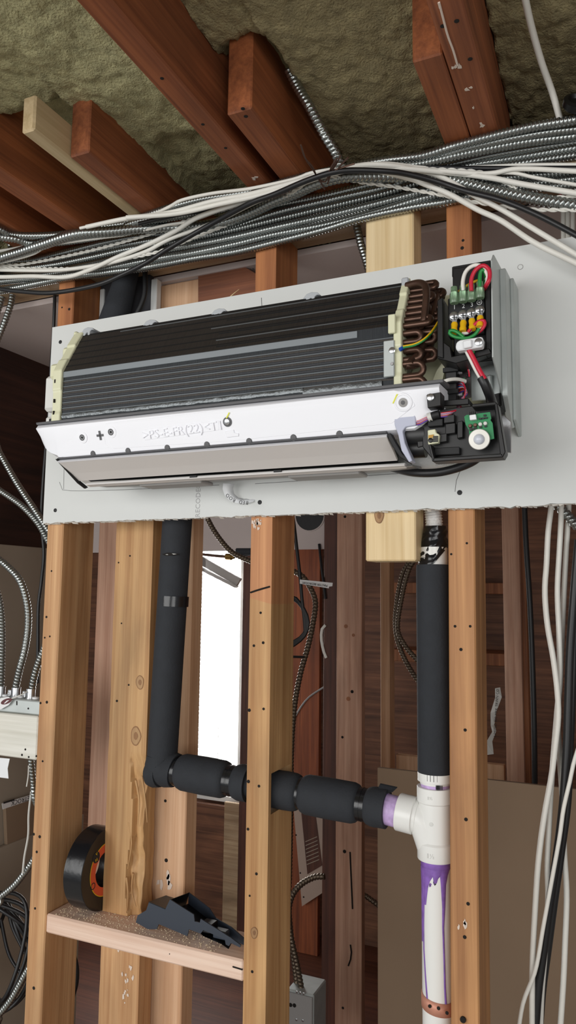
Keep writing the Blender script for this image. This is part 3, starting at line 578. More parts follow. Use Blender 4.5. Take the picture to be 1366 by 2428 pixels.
for i, (x, l) in enumerate(((1334, 'leftmost'), (1345, 'middle'), (1357, 'rightmost'))):
    c_ = tag(tube('white_cable', [P(x, 425, .06), P(x+1, 500, .06), P(x+2, 600, .06), P(x+6, 760, .06)], .0032, 'wirewhite'), l+' of three white cables dropping through the plate at the right edge', 'cable', 'white drops at right edge')
    if i != 1: tube('red_staple', [P(x+(5 if i else -5), 448, .052), P(x+(5 if i else -5), 474, .052)], .0022, 'red', c_, .01, 6)
for px, lab in (([(30, 690), (26, 720), (12, 762), (-8, 812), (-30, 860), (-80, 960), (-130, 1100), (-140, 1500)], 'armoured cable dropping left from the bundle end, lower and longer'), ([(8, 690), (2, 715), (-10, 750), (-25, 790), (-60, 880), (-90, 1000), (-110, 1400)], 'armoured cable dropping at the very left edge below the bundle')):
    tag(armour('armoured_cable', [P(x, y, .05) for x, y in px], .0062, pitch=.0062, amp=.0013), lab, 'cable', 'left drops')
tag(armour('armoured_cable', [P(10, 555, .02), P(22, 575, .02), P(25, 588, .02)], .005), 'short bit of armoured cable turning down behind the bundle at left', 'cable')
# between the studs above the board
brc = tag(prism('brace', [P(x, y, .093) for x, y in ((470, 595), (512, 592), (612, 652), (660, 700), (560, 780), (470, 790))], (0, .038, 0), 'brace'), 'brown diagonal board seen between studs above the air conditioner', 'lumber')
dg = thing('refrigerant_line', 'black foam-wrapped line set rising behind the board at upper left', 'pipe', P(285, 760, .07))
loft('foam_sleeve', [[P(x, y, .042)+Vector((math.cos(a)*r, math.sin(a)*r*.9, 0)) for a in np.linspace(0, 2*math.pi, 20, endpoint=False)] for x, y, r in ((314, 600, .020), (304, 640, .022), (290, 690, .025), (270, 760, .030), (258, 830, .030))], 'foam', dg)
tube('thin_line', [P(344, 640, .05), P(344, 690, .05), P(336, 720, .05), P(320, 755, .05), P(310, 800, .05)], .005, 'blackm', dg)
bk = tag(prism('grey_back_box', [P(x, y, .076) for x, y in ((240, 655), (356, 648), (362, 820), (235, 820))], (0, .012, 0), 'greybox'), 'dark grey plastic box behind the line set above the board', 'box')
for a in ((236, 246), (357, 371)): box('white_edge', P(a[0], 700, .072).x, P(a[1], 700, .072).x, .072, .088, P(300, 830, .075).z, ZP-.012, 'board', bk)
tag(tube('wood_splinter', [P(535, 716, -.006), P(550, 700, -.004), P(567, 686, .002)], .0016, 'pine', None, .004, 6, r1=.0004), 'pale splinter sticking up over the board top edge', 'splinter')

# ================================================================ AIR CONDITIONER (cover removed)
XL, XR = -.83, -.268
T, K, BT = (-.091, .439), (-.136, .3615), (-.136, .274)
AC = thing('air_conditioner', 'white wall air conditioner with cover off, coil and wiring bare, on the drywall board', 'air conditioner', (-.5, -.06, .17))
xprism('chassis', [(-.0132, .436), (-.066, .442), (-.104, .358), (-.104, .200), (-.06, .186), (-.0132, .186)], XL-.012, XR-.004, 'chassis', AC, bev=.002)
box('chassis_back', XR-.004, -.172, -.032, -.0132, .20, .436, 'cream', AC)
nx_, nz_ = .865, -.502
def on(t, d): return (T[0]+(K[0]-T[0])*t-nx_*d, T[1]+(K[1]-T[1])*t-nz_*d)      # along the upper slab, d = proud of it
cu = xprism('upper_coil', [on(0, 0), on(1, 0), on(1, -.026), on(0, -.026)], XL, XR, 'fin', AC)
for i in range(6):
    t = (i+.5)/6; xs = XL+.25+.04*random.random() if i else XL+.08
    a, b = on(t-.008, .0006), on(t+.008, .0006); xprism('coil_row', [a, b, on(t+.008, -.002), on(t-.008, -.002)], xs, XR, 'strip' if i % 2 == 0 else 'fin2', cu)
    a, b = on(t-.06, .0004), on(t-.035, .0004); xprism('coil_row', [a, b, on(t-.035, -.002), on(t-.06, -.002)], XL, XR, 'blackm', cu)
cl = xprism('lower_coil', [(K[0], K[1]), (BT[0], BT[1]), (BT[0]+.026, BT[1]), (K[0]+.026, K[1]-.004)], XL, XR, 'fin2', AC)
zs = np.linspace(K[1]-.017, BT[1]+.016, 7)
for i, z in enumerate(zs):
    box('coil_row', XL, XR, K[0]-.0006, K[0]+.002, z-.0006, z+.0006, 'finline', cl, 0); box('coil_row', XL, XR, K[0]-.0005, K[0]+.002, z-.0040, z-.0010, 'fin', cl, 0)
    if 0 < i < 6: box('coil_row', XL, XR, K[0]-.0010, K[0]+.002, z+.0024, z+.0034, 'greybox', cl, 0)
box('knee_strip', XL, -.32, K[0]-.0014, K[0]+.002, K[1]-.011, K[1]-.001, 'strip', cl, .0004)
def wavy(name, x0, x1, y, z0, z1, m, par):
    n = 120; V = []; F = []
    for i in range(n+1):
        x = x0+(x1-x0)*i/n
        for k, z in enumerate((z0, (z0+z1)/2, z1)): V.append((x, y-.0012*(k == 1)-.0008*noise.noise((x*90, k, 2)), z+.0008*noise.noise((x*40, k, 7))))
    for i in range(n):
        for k in range(2): a = i*3+k; F.append((a, a+3, a+4, a+1))
    make(name, V, F, m, par, 60)
wavy('foil_tape', XL+.002, -.40, K[0]-.0016, BT[1]+.008, BT[1]+.015, 'foil', cl)
wavy('foil_tape', -.40, -.285, K[0]-.0016, BT[1]+.004, BT[1]+.013, 'foil', cl)
box('grey_strip', XL, -.31, K[0]-.0022, K[0]+.002, BT[1]-.004, BT[1]+.004, 'greyplas', cl, .0005)
box('fin_foot', XL, XR, K[0]-.0008, K[0]+.01, BT[1]-.012, BT[1]-.004, 'fin', cl, 0)
# end brackets
def bracket(x0, x1, par):
    pr = [on(-.04, .004), on(.35, .006), on(.37, .0035), on(.7, .0035), on(.74, .006), (K[0]-.005, K[1]+.002), (K[0]-.0055, K[1]-.03), (K[0]-.0035, K[1]-.034), (K[0]-.0035, BT[1]+.02), (K[0]-.005, BT[1]+.016), (K[0]-.005, BT[1]-.008), (K[0]+.022, BT[1]-.008), (K[0]+.026, K[1]-.01), on(.9, -.028), on(0, -.028)]
    return xprism('end_bracket', pr, x0, x1, 'cream', par, bev=.0012)
bl = bracket(XL-.018, XL, AC); br = bracket(XR, XR+.011, AC)
for x, y, t in ((190, 800, .12), (163, 838, .5), (134, 878, .88)):
    yy, zz = on(t, -.004); q = P(x, y, yy); box('clip_lug', P(x-12, y, yy+.004).x, XL-.012, yy-.002, yy+.016, q.z-.014, q.z+.012, 'cream', bl, .004)
for z in (.345, .312, .292): box('slot', XL-.0140, XL-.0115, K[0]-.0058, K[0]-.003, z-.003, z+.003, 'hole', bl, 0)
box('side_tab', P(111, 930, -.110).x, XL-.012, -.118, -.09, P(115, 975, -.115).z, P(115, 892, -.115).z, 'chassis', bl, .005); box('side_tab', P(112, 1000, -.122).x, XL-.014, -.128, -.10, P(115, 1008, -.122).z, P(115, 990, -.122).z, 'chassis', bl, .003)
box('foam_pad', P(120, 1000, -.135).x, XL-.0165, -.140, -.118, P(120, 1010, -.135).z, P(120, 994, -.135).z, 'blackm', bl, .001)
q = PP(929, 845, (0, K[0]-.006, 0), FRONT); pl_ = box('earth_plate', q.x-.011, q.x+.004, K[0]-.008, K[0]-.0045, q.z-.028, q.z+.022, 'boxsteel', br, .001)
for yy in (831, 863): disc('screw', PP(930, yy, (0, K[0]-.008, 0), FRONT), FRONT, .0045 if yy < 850 else .0025, .003, 'zinc', pl_, 14)
box('bracket_clip', XR-.006, XR+.004, K[0]-.010, K[0]-.004, K[1]-.014, K[1]+.012, 'cream', br, .001)
for x, y in ((207, 786), (355, 768), (518, 742), (738, 704)):
    q = P(x, y, T[0]-.002); pts = [(q.x+a, q.y, q.z+b) for a, b in ((-.0135, -.001), (-.008, .0055), (0, .0075), (.010, .0055), (.0145, .001), (.009, .0022), (.0055, 0), (.0045, -.0085), (.0012, -.0085), (0, -.001), (-.0035, -.003), (-.0062, -.0085), (-.0095, -.0085), (-.0085, -.001))]
    prism('coil_hook', pts, (0, .030, 0), 'hook', AC, bev=.0006)
box('rear_ledge', XL, XR, -.06, -.0135, .432, .4375, 'chassis', AC)
# copper return bends
def bend(ya, za, yb, zb_, x0=XR+.008, reach=.018, r=.0042):
    a, b = Vector((x0, ya, za)), Vector((x0, yb, zb_)); m_ = (a+b)/2; d = (b-a).length/2; pts = [a, a+Vector((reach-d*.5, 0, 0))]
    for k in range(1, 6): t = math.pi*k/6; pts.append(m_+(a-b).normalized()*d*math.cos(t)+Vector((reach-d*.5+d*math.sin(t), 0, 0)))
    pts += [b+Vector((reach-d*.5, 0, 0)), b]; tube('copper_bend', pts, r, 'copper', AC, .003, 10)
for t in (.03, .30, .57, .84):
    y, z = on(t, -.006); y2, z2 = on(t+.13, -.006); bend(y, z, y2, z2, reach=.030+.008*random.random())
    y, z = on(t+.02, -.020); y2, z2 = on(t+.15, -.020); bend(y, z, y2, z2, reach=.044)
for z in (.350, .326): bend(K[0]+.006, z, K[0]+.006, z-.0125, reach=.024); bend(K[0]+.020, z+.002, K[0]+.020, z-.011, reach=.040)
bend(K[0]+.004, .307, K[0]+.004, .290, reach=.026)
bend(K[0]+.002, .285, K[0]+.002, .266, reach=.028, r=.0042)
for pts in ([(965, 677, -.10), (995, 671, -.11), (1010, 682, -.118), (1010, 720, -.122), (1004, 765, -.125), (996, 775, -.12)], [(1036, 700, -.085), (1026, 740, -.10), (1016, 790, -.11), (998, 832, -.12), (972, 860, -.135)], [(1040, 730, -.08), (1034, 780, -.095), (1022, 815, -.105), (1010, 850, -.115), (985, 866, -.125), (962, 868, -.132)], [(1000, 700, -.09), (1024, 735, -.095), (1012, 775, -.105), (985, 800, -.115)], [(1045, 695, -.07), (1020, 700, -.085), (1028, 745, -.09), (1035, 800, -.085)], [(1000, 690, -.095), (1030, 700, -.08), (1052, 705, -.07)]):
    tube('copper_tube', [P(*p_) for p_ in pts], .0050, 'copper', AC, .004, 10)
box('nylon_clip', *[P(965, 672, -.095).x+d for d in (-.006, .004)], -.103, -.09, P(965, 672, -.095).z-.006, P(965, 672, -.095).z+.006, 'hook', AC)
disc('cable_tie', P(998, 752, -.10), (-.2, -1, .2), .005, .004, 'tie', AC, 8)
for dx, m_ in ((0, 'green'), (.0014, 'yellow')): tube('earth_wire', [P(x, y, Y)+Vector((0, 0, dx)) for x, y, Y in ((956, 824, -.150), (985, 818, -.150), (1010, 803, -.145), (1030, 780, -.135), (1045, 755, -.12))], .0015, m_, AC, .004, 7)
tube('blue_sleeve', [P(948, 829, -.145), P(958, 824, -.142)], .0028, 'blue', AC, .004, 8)
cw = pxplate('cream_wall', [(962, 905), (985, 870), (1010, 800), (1052, 780), (1056, 915), (965, 922)], -.075, .02, 'cream', AC); pxplate('cream_rib', [(1025, 905), (1035, 880), (1052, 855), (1055, 875), (1048, 908)], -.095, .02, 'cream', cw)
# foam drain pan front
XB = -.80; N_ = Vector((0, -.947, -.322)).normalized()       # face normal, tilted down
F0 = Vector((0, -.187, .254)); 
def sec(x, k):  # k 0..1 squeezes the lower edge up at the rounded left end
    def m_(y, z): return (x, y, z+(0.2545-z)*k*.72)
    return [(x, -.140, .2625), (x, -.184, .2605), m_(-.1885, .2550), m_(-.1868, .2470), m_(-.1800, .2300), m_(-.1735, .2095), m_(-.1620, .2055), m_(-.128, .207), (x, -.128, .2625)]
loft('drain_pan', [sec(XL-.004, 1.2), sec(XL-.0034, .92), sec(XL-.0015, .74), sec(XL+.003, .52), sec(XL+.009, .35), sec(XL+.016, .23), sec(XL+.024, .14), sec(XL+.028, .10), sec(XL+.0295, .03), sec(XL+.033, 0), sec(-.232, 0), sec(-.222, .18), sec(-.214, .35), sec(-.203, .62), sec(-.197, .8)], 'white', AC, 50)
xprism('gasket', [(-.150, .2630), (-.187, .2610), (-.1885, .2645), (-.150, .2685)], XL-.005, -.192, 'gasket', AC, bev=.0006)
def face(x, y, d=0): return PP(x, y, F0+Vector((0, .0, -.0005)), N_)+N_*d
pan = bpy.data.objects.get('drain_pan')
def facepoly(name, px, d, m): return prism(name, [face(x, y, d) for x, y in px], -N_*(.004+d), m, AC, bev=.0005)
facepoly('raised_panel', [(250, 1003), (935, 925), (975, 932), (985, 962), (930, 1004), (560, 1045), (270, 1064), (262, 1048)], .0016, 'white')
facepoly('raised_panel', [(182, 1023), (246, 1008), (252, 1052), (262, 1062), (150, 1075), (160, 1046), (180, 1041)], .0013, 'white')
facepoly('raised_rail', [(150, 1079), (560, 1036), (930, 1000), (920, 1010), (560, 1046), (152, 1088)], .0008, 'white')
nb = AC
for x, y, r in ((197, 1037, .0058), (265, 1024, .0060)):
    c_ = lathe('screw_boss', face(x, y, .001), N_, [(0, r+.0035), (.0012, r+.0032), (.0014, r)], 'white', nb, 20); lathe('boss_ring', face(x, y, .0018), N_, [(0, r-.0008), (.001, r-.001), (.001, r*.5), (.0004, r*.45)], 'gasket', c_, 18); disc('boss_hole', face(x, y, .0022), N_, r*.4, .0008, 'blackm', c_, 12)
q = face(239, 1032, .0016)
ex_ = Vector((1, 0, 0)); ey_ = N_.cross(ex_).normalized()
for a, b in ((.0062, .0017), (.0017, .0070)): prism('cross_slot', [q+ex_*sx*a+ey_*sy*b for sx, sy in ((-1, -1), (1, -1), (1, 1), (-1, 1))], N_*.0007, 'gasket', nb)
c_ = disc('screw', face(541, 1000, .002), N_, .0068, .002, 'gasket', nb, 20); disc('screw_head', face(541, 1000, .0035), N_, .0044, .002, 'zinc', c_, 16)
c_ = lathe('screw_recess', face(957, 954, .0016), N_, [(0, .012), (.0010, .0115), (.0012, .0095), (.0006, .009)], 'white', nb, 22); disc('screw_head', face(957, 954, .0025), N_, .0058, .0014, 'greyplas', c_, 16); disc('screw_socket', face(957, 954, .0034), N_, .0028, .0006, 'gasket', c_, 8)
prism('marker_line', [face(x, y, .0030) for x, y in ((538, 991), (541, 991), (547, 978), (545, 977))], N_*.0003, 'highlight', nb); prism('marker_line', [face(x, y, .0030) for x, y in ((932, 956), (935, 956), (945, 934), (942, 934))], N_*.0003, 'highlight', nb)
facepoly('text_recess', [(344, 1018), (520, 996), (521, 1020), (345, 1044)], .0020, 'white')
ed = (face(520, 1008)-face(345, 1031)); text('moulded_text', '>PS-E-FR(22)<T1', face(433, 1021, .0026), ed, (0, -.3, .95),   .0178, 'white', nb, .0009, sx=1.08)
facepoly('moulded_step', [(536, 1022), (556, 1018), (558, 1026), (568, 1027), (568, 1034), (540, 1037)], .0028, 'white')
for x in (222, 305, 398, 492, 592, 697, 806): 
    y = 1085-(x-140)*.0795-3; lathe('edge_notch', face(x, y, .0015), N_, [(0, .0048), (.0012, .004), (.0014, .0001)], 'gasket', nb, 12)
# air outlet: flap, lip, floor
xprism('outlet_edge', [(-.1765, .2068), (-.1725, .2092), (-.150, .206), (-.151, .2025)], XB-.001, -.268, 'gasket', AC, bev=.0005)
fl = xprism('air_flap', [(-.1752, .2022), (-.1715, .2048), (-.1400, .1930), (-.1205, .1822), (-.1225, .1788), (-.1420, .1885)], XB, -.268, 'flap', AC, smooth=40, bev=.0007)
xprism('flap_highlight', [(-.1755, .2024), (-.1713, .2052), (-.1690, .2042), (-.1730, .2010)], XB-.0005, -.268, 'white', fl)
xprism('outlet_dark', [(-.128, .184), (-.105, .180), (-.102, .192), (-.128, .196)], XB+.010, -.272, 'blackm', AC)
xprism('outlet_lip', [(-.1165, .1735), (-.1135, .1775), (-.102, .1765), (-.104, .1710)], XB+.008, -.260, 'flap', AC, bev=.0008)
xprism('outlet_floor', [(-.114, .1725), (-.108, .1745), (-.0135, .186), (-.0135, .1835), (-.08, .1735)], XB+.022, -.250, 'greyplas', AC, bev=.001)
for x0, x1 in ((-.70, -.585), (-.44, -.33)): box('floor_rib', x0, x1, -.098, -.06, .1690, .1745, 'greyplas', AC); 
xprism('side_edge', [(-.1775, .206), (-.1735, .2068), (-.121, .180), (-.100, .172), (-.106, .169), (-.124, .1755)], XB-.0022, XB+.0008, 'blackm', AC)
for x, y in ((196, 1133), (542, 1110)): q = P(x, y, -.118); box('outlet_post', q.x-.004, q.x+.004, -.122, -.11, q.z-.004, q.z+.005, 'flap', AC)
for x, y in ((458, 1130), (658, 1117)): q = P(x, y, -.1168); box('lip_slot', q.x-.006, q.x+.006, -.1173, -.115, q.z-.0015, q.z+.0015, 'blackm', AC, 0)
# right end: motor bracket and louvre motor
mb_ = pxplate('motor_bracket', [(934, 988), (985, 984), (986, 1008), (962, 1012), (955, 1022), (960, 1050), (978, 1092), (970, 1096), (952, 1068), (944, 1030), (936, 1008)], -.178, .018, 'lav', AC, bev=.0008)
pxplate('flap_seal', [(916, 1030), (926, 1026), (938, 1048), (955, 1076), (976, 1092), (972, 1099), (948, 1084), (930, 1058)], -.172, .012, 'blackm', AC, bev=.001)
a, b = P(960, 1035, -.15), P(1014, 1030, -.15); lathe('louvre_motor', a, (1, 0, 0), [(0, .019), (b.x-a.x, .019)], 'black', AC, 28); a, b = P(966, 1066, -.152), P(1010, 1064, -.152); lathe('motor_housing', a, (1, 0, 0), [(0, .012), (b.x-a.x, .012)], 'black', AC, 24)
pxplate('motor_cover', [(985, 1010), (1012, 1004), (1016, 1055), (990, 1062)], -.165, .03, 'black', AC, bev=.001)

# ---- electrical box
EB = AC
eb = box('terminal_box_back', -.186, -.137, -.153, -.148, .292, .420, 'black', EB)
pxplate('terminal_box_top', [(1072, 634), (1075, 632), (1163, 617), (1165, 625), (1163, 640), (1072, 655)], -.152, .05, 'black', EB)
pxplate('terminal_box_left', [(1037, 712), (1050, 704), (1052, 850), (1037, 846)], -.172, .06, 'black', EB, bev=.001)
pxplate('terminal_box_floor', [(1037, 800), (1068, 822), (1072, 845), (1160, 825), (1166, 838), (1080, 862), (1037, 850)], -.170, .04, 'black', EB, bev=.001)
pxplate('terminal_box_right', [(1150, 690), (1163, 640), (1166, 830), (1152, 845)], -.168, .02, 'black', EB, bev=.001)
ts = pxplate('terminal_strip', [(1062, 708), (1148, 690), (1152, 742), (1150, 790), (1064, 800)], -.160, .012, 'blackm', EB, bev=.001)
TX = [(1077, 1, 712), (1098, 2, 709), (1118, 3, 706), (1138, 0, 700)]
for x, k, y in TX:
    q = P(x, y-12, -.176)
    lathe('spade_sleeve', q-Vector((0, 0, .0105)), (0, 0, 1), [(0, .0052), (.001, .0056), (.012, .0056), (.014, .0042), (.021, .0040), (.021, .0030)], 'sleeve', ts, 14)
    box('spade_tab', q.x-.0028, q.x+.0028, q.y-.001, q.y+.001, q.z-.009, q.z+.004, 'zinc', ts, .0003)
    sc_ = lathe('terminal_screw', P(x, y+40-(x-1077)*.04, -.166), FRONT, [(0, .0062), (.003, .0062), (.004, .0050), (.006, .0046), (.0068, .003)], 'zinc', ts, 18); q2 = P(x, y+40-(x-1077)*.04, -.1732)
    box('driver_slot', q2.x-.003, q2.x+.003, q2.y-.0003, q2.y+.0006, q2.z-.0005, q2.z+.0005, 'blackm', sc_, 0); box('driver_slot', q2.x-.0005, q2.x+.0005, q2.y-.0003, q2.y+.0006, q2.z-.003, q2.z+.003, 'blackm', sc_, 0)
    q = P(x+1, y+56-(x-1077)*.06, -.170); box('ring_lug', q.x-.0032, q.x+.0032, q.y-.0008, q.y+.0008, q.z-.002, q.z+.008, 'zinc', ts, .0005)
    lathe('crimp_sleeve', q+Vector((0, 0, .001)), (.08*(1 if k == 3 else -.3), -.25, -1), [(0, .0036), (.002, .0042), (.008, .0036), (.010, .0044), (.015, .0042), (.015, .003)], 'yellow', ts, 12)
    if k: text('terminal_number', str(k), P(x+1, y+17, -.1612), (1, 0, 0), (0, 0, 1), .0078, 'inkwhite', ts, .0003)
    else:
        lathe('earth_symbol', P(x-1, y+17, -.1606), FRONT, [(0, .0034), (.0006, .0034), (.0006, .0027), (0, .0027)], 'inkwhite', ts, 18, cap=False)
        for dz, w in ((.0008, .0016), (0, .0016), (-.0008, .0009)): q = P(x-1, y+17, -.1612); box('earth_bar', q.x-w, q.x+w, q.y-.0003, q.y+.0003, q.z+dz-.0002, q.z+dz+.0002, 'inkwhite', ts, 0)
def wr(name, pts, m, r=.0024, Y=-.178): tube(name, [P(p_[0], p_[1], p_[2] if len(p_) > 2 else Y) for p_ in pts], r, m, EB, .003, 9)
wr('white_wire', [(1098, 690), (1098, 665), (1106, 642), (1125, 629), (1143, 632), (1155, 648), (1157, 662), (1150, 680, -.165)], 'wirewhite', .0026)
wr('red_wire', [(1118, 690), (1118, 662), (1128, 640), (1146, 629), (1160, 640), (1161, 660), (1156, 672), (1148, 686, -.165)], 'red', .0026, -.182)
wr('green_wire', [(1138, 682), (1138, 655), (1142, 640), (1150, 642), (1152, 660, -.17), (1146, 682, -.16)], 'green', .0026)
wr('earth_wire', [(1088, 692, -.165), (1100, 682, -.165), (1125, 668, -.165), (1137, 664, -.165)], 'yellow', .0018)
wr('green_wire', [(1136, 779), (1128, 792), (1108, 802), (1080, 799), (1066, 790), (1069, 783), (1084, 787), (1100, 800)], 'green', .0022)
wr('red_wire', [(1110, 788), (1120, 775), (1135, 762), (1148, 760), (1150, 770), (1142, 782), (1126, 793)], 'red', .0022, -.174)
wr('white_wire', [(1096, 790), (1108, 790), (1125, 776), (1140, 766), (1146, 774), (1132, 788)], 'wirewhite', .0020, -.171)
disc('cable_tie', P(1158, 661, -.176), (.4, -1, 0), .004, .004, 'tie', EB, 8)
cq = pxplate('cord_clamp', [(1082, 812), (1090, 806), (1142, 798), (1146, 803), (1144, 822), (1084, 832), (1080, 824)], -.186, .012, 'plastwhite', EB, bev=.0012)
disc('clamp_screw', P(1135, 811, -.187), FRONT, .0048, .003, 'zinc', cq, 14); pxplate('clamp_ridge', [(1097, 808), (1118, 804), (1119, 822), (1099, 826)], -.190, .005, 'plastwhite', cq, bev=.001)
wr('supply_wire_white', [(1104, 828), (1115, 850), (1130, 880), (1143, 902)], 'wirewhite', .0026, -.176); wr('supply_wire_red', [(1110, 826), (1122, 848), (1137, 878), (1150, 900)], 'red', .0030, -.180)
wr('supply_wire_green', [(1117, 824), (1124, 832), (1118, 840)], 'green', .0022, -.172)
wr('supply_cord', [(1142, 895, -.178), (1152, 915, -.176), (1165, 948, -.16), (1172, 970, -.12)], 'wireblack', .0058)
# sheet metal
sm = prism('metal_side', [PX(1164, 618, -.1355), (-.1355, -.150, .43), (-.1355, -.03, .446), (-.1355, -.03, .265), (-.1355, -.100, .262), (-.1355, -.172, .290)], (.0015, 0, 0), 'boxsteel', EB)
prism('metal_flange', [(-.134, -.105, .430), (-.134, -.02, .440), (-.134, -.02, .235), (-.134, -.06, .225), (-.134, -.105, .258)], (.008, 0, 0), 'boxsteel', EB, bev=.001)
prism('metal_flange', [(-.126, -.065, .432), (-.126, -.0135, .436), (-.126, -.0135, .222), (-.126, -.065, .235)], (.005, 0, 0), 'boxsteel', EB, bev=.001)
pxplate('metal_plate', [(1116, 862), (1168, 842), (1184, 868), (1186, 946), (1118, 950)], -.10, .004, 'boxsteel', EB, bev=.0005); pxplate('metal_rib', [(1152, 890), (1166, 886), (1168, 936), (1154, 938)], -.108, .009, 'boxsteel', EB, bev=.002)
pxplate('metal_bracket', [(1172, 985), (1196, 985), (1212, 1000), (1212, 1074), (1185, 1072)], -.10, .003, 'zinc', EB, bev=.0006)
# control board and harness
pxplate('black_post', [(1056, 862), (1083, 852), (1083, 950), (1056, 958)], -.135, .05, 'black', EB, bev=.001)
for yy in (878, 905, 930): q = P(1062, yy, -.136); box('post_rib', q.x-.006, q.x+.014, -.139, -.134, q.z-.003, q.z+.003, 'blackm', EB, .0005)
pb = pxplate('control_board', [(1081, 850), (1116, 845), (1117, 942), (1082, 948)], -.118, .002, 'pcbdark', EB)
for a in ((1084, 855, 1095, 886), (1084, 902, 1095, 938)):
    pxplate('white_connector', [(a[0], a[1]), (a[2], a[1]-2), (a[2], a[3]-2), (a[0], a[3])], -.124, .006, 'plastwhite', pb, bev=.0005)
for k in range(10): x, y = random.uniform(1097, 1113), random.uniform(856, 938); q = P(x, y, -.120); box('chip', q.x-.002, q.x+.002, -.1215, -.118, q.z-.0015, q.z+.0015, random.choice(['black', 'pcb', 'zinc', 'black']), pb, .0003)
cols = ['red', 'wirewhite', 'violet', 'orange', 'blue', 'wirewhite', 'red', 'brown', 'orange', 'violet']
for k, m_ in enumerate(cols):
    wr('harness_wire', [(1088, 905+k*3, -.125), (1098+k*.5, 908+k*2, -.135), (1104+k*.4, 925+k, -.14), (1100-k*.7, 945, -.142)], m_, .0011)
    wr('harness_wire', [(1096-k*.6, 962, -.150), (1085-k, 972+k*.4, -.165), (1062, 978+k*.9, -.175), (1045, 980+k*.9, -.178)], m_, .0012)
    wr('harness_wire', [(1018, 988+k*.6, -.18), (1005, 993+k*.8, -.18), (995, 998+k*.9, -.178), (985, 1000+k*.8, -.172)], m_, .0011)
    if k < 5: wr('harness_wire', [(1088, 858+k*5, -.125), (1100, 856+k*3, -.134), (1111, 865+k*3, -.134), (1113, 885+k*2, -.130)], ['wirewhite', 'red', 'violet', 'wirewhite', 'red'][k], .0011)
for dz in (0, 2, 4): wr('sensor_lead', [(1048, 905+dz, -.15), (1062, 899+dz, -.15), (1085, 897+dz, -.14), (1105, 902+dz, -.13)], 'wirewhite', .0013)
wr('harness_sleeve', [(1042, 982), (1030, 985), (1018, 990)], 'blackm', .0052, -.18); wr('tape_wrap', [(1024, 987), (1015, 990)], 'tie', .0056, -.18)
pxplate('black_bracket', [(1011, 935), (1046, 929), (1046, 962), (1014, 968)], -.190, .02, 'black', EB, bev=.001); disc('bracket_screw', P(1021, 942, -.1915), FRONT, .0046, .003, 'zinc', EB, 16)
pxplate('black_bar', [(1040, 950), (1112, 944), (1112, 959), (1040, 964)], -.165, .03, 'black', EB, bev=.001)
# tilting sensor tray
pxplate('sensor_tray', [(1000, 1010), (1012, 975), (1118, 962), (1172, 958), (1196, 1070), (1190, 1082), (1028, 1092), (1002, 1060)], -.168, .004, 'black', EB, bev=.001)
for ed_ in ([(1118, 958), (1176, 952), (1180, 960), (1119, 966)], [(1172, 956), (1180, 956), (1199, 1072), (1192, 1084), (1186, 1080)], [(1024, 1086), (1192, 1075), (1194, 1084), (1028, 1095)], [(1016, 1055), (1022, 1052), (1032, 1092), (1025, 1095)]):
    pxplate('tray_rim', ed_, -.190, .022, 'black', EB, bev=.001)
for a in ((1014, 995, 1050, 1012), (1052, 985, 1078, 1004), (1056, 1005, 1080, 1030), (1040, 1030, 1060, 1050), (1084, 1000, 1098, 1040), (1030, 1062, 1090, 1080)):
    pxplate('tray_rib', [(a[0], a[1]), (a[2], a[1]-3), (a[2], a[3]-3), (a[0], a[3])], -.176, .010, 'blackm' if a[0] % 4 else 'black', EB, bev=.0008)
wm = pxplate('small_module', [(1014, 1020), (1032, 1017), (1034, 1026), (1042, 1030), (1040, 1050), (1015, 1054)], -.182, .008, 'cream', EB, bev=.0008)
disc('module_button', P(1021, 1044, -.1835), FRONT, .003, .002, 'black', wm, 12); pxplate('module_top', [(1016, 1032), (1028, 1030), (1028, 1037), (1016, 1039)], -.1835, .002, 'brass', wm)
for k in range(3): q = P(1033, 1036+k*5, -.183); box('module_pin', q.x-.003, q.x+.003, -.184, -.182, q.z-.001, q.z+.001, 'black', wm, 0)
gp = pxplate('sensor_board', [(1101, 988), (1106, 984), (1162, 977), (1165, 992), (1163, 996), (1168, 1003), (1172, 1040), (1140, 1048), (1114, 1046), (1112, 1020), (1104, 1006)], -.184, .0018, 'pcb', EB)
pxplate('white_connector', [(1113, 984), (1128, 982), (1130, 994), (1114, 996)], -.190, .006, 'plastwhite', gp, bev=.0005)
for k, (x, y) in enumerate(((1115, 1010), (1127, 1008), (1139, 1006), (1151, 1004))):
    disc('led', P(x, y, -.1855), FRONT, .0024, .003, 'copper' if k < 2 else 'tie', gp, 10); q = P(x+1, y+7, -.185); box('chip', q.x-.0014, q.x+.0014, -.1862, -.184, q.z-.001, q.z+.001, 'black', gp, 0)
for x, y in ((1139, 993), (1146, 992), (1153, 991), (1150, 985), (1117, 1020), (1122, 1017)): q = P(x, y, -.185); box('chip', q.x-.0015, q.x+.0015, -.1860, -.184, q.z-.001, q.z+.001, 'black', gp, 0)
for k in range(4): q = P(1114+k*4, 981-k*.6, -.186); box('pin', q.x-.0006, q.x+.0006, -.189, -.184, q.z-.002, q.z+.002, 'black', gp, 0)
sa = Vector((.10, -1, -.18)).normalized(); q = P(1137, 1042, -.186)
pr_ = lathe('presence_sensor', q, sa, [(0, .0125), (.004, .0125), (.0055, .0118), (.006, .0065), (.005, .006)], 'lens', EB, 32); lathe('sensor_dome', q+sa*.005, sa, [(0, .0064), (.002, .0060), (.0042, .0044), (.0055, .0022), (.0059, .0001)], 'dome', pr_, 24)
for yy in (955, 970): pxplate('black_cheek', [(1150+yy-955, 940), (1188, 930), (1190, 962), (1155, 966)], -.12, .05, 'black', EB, bev=.001)
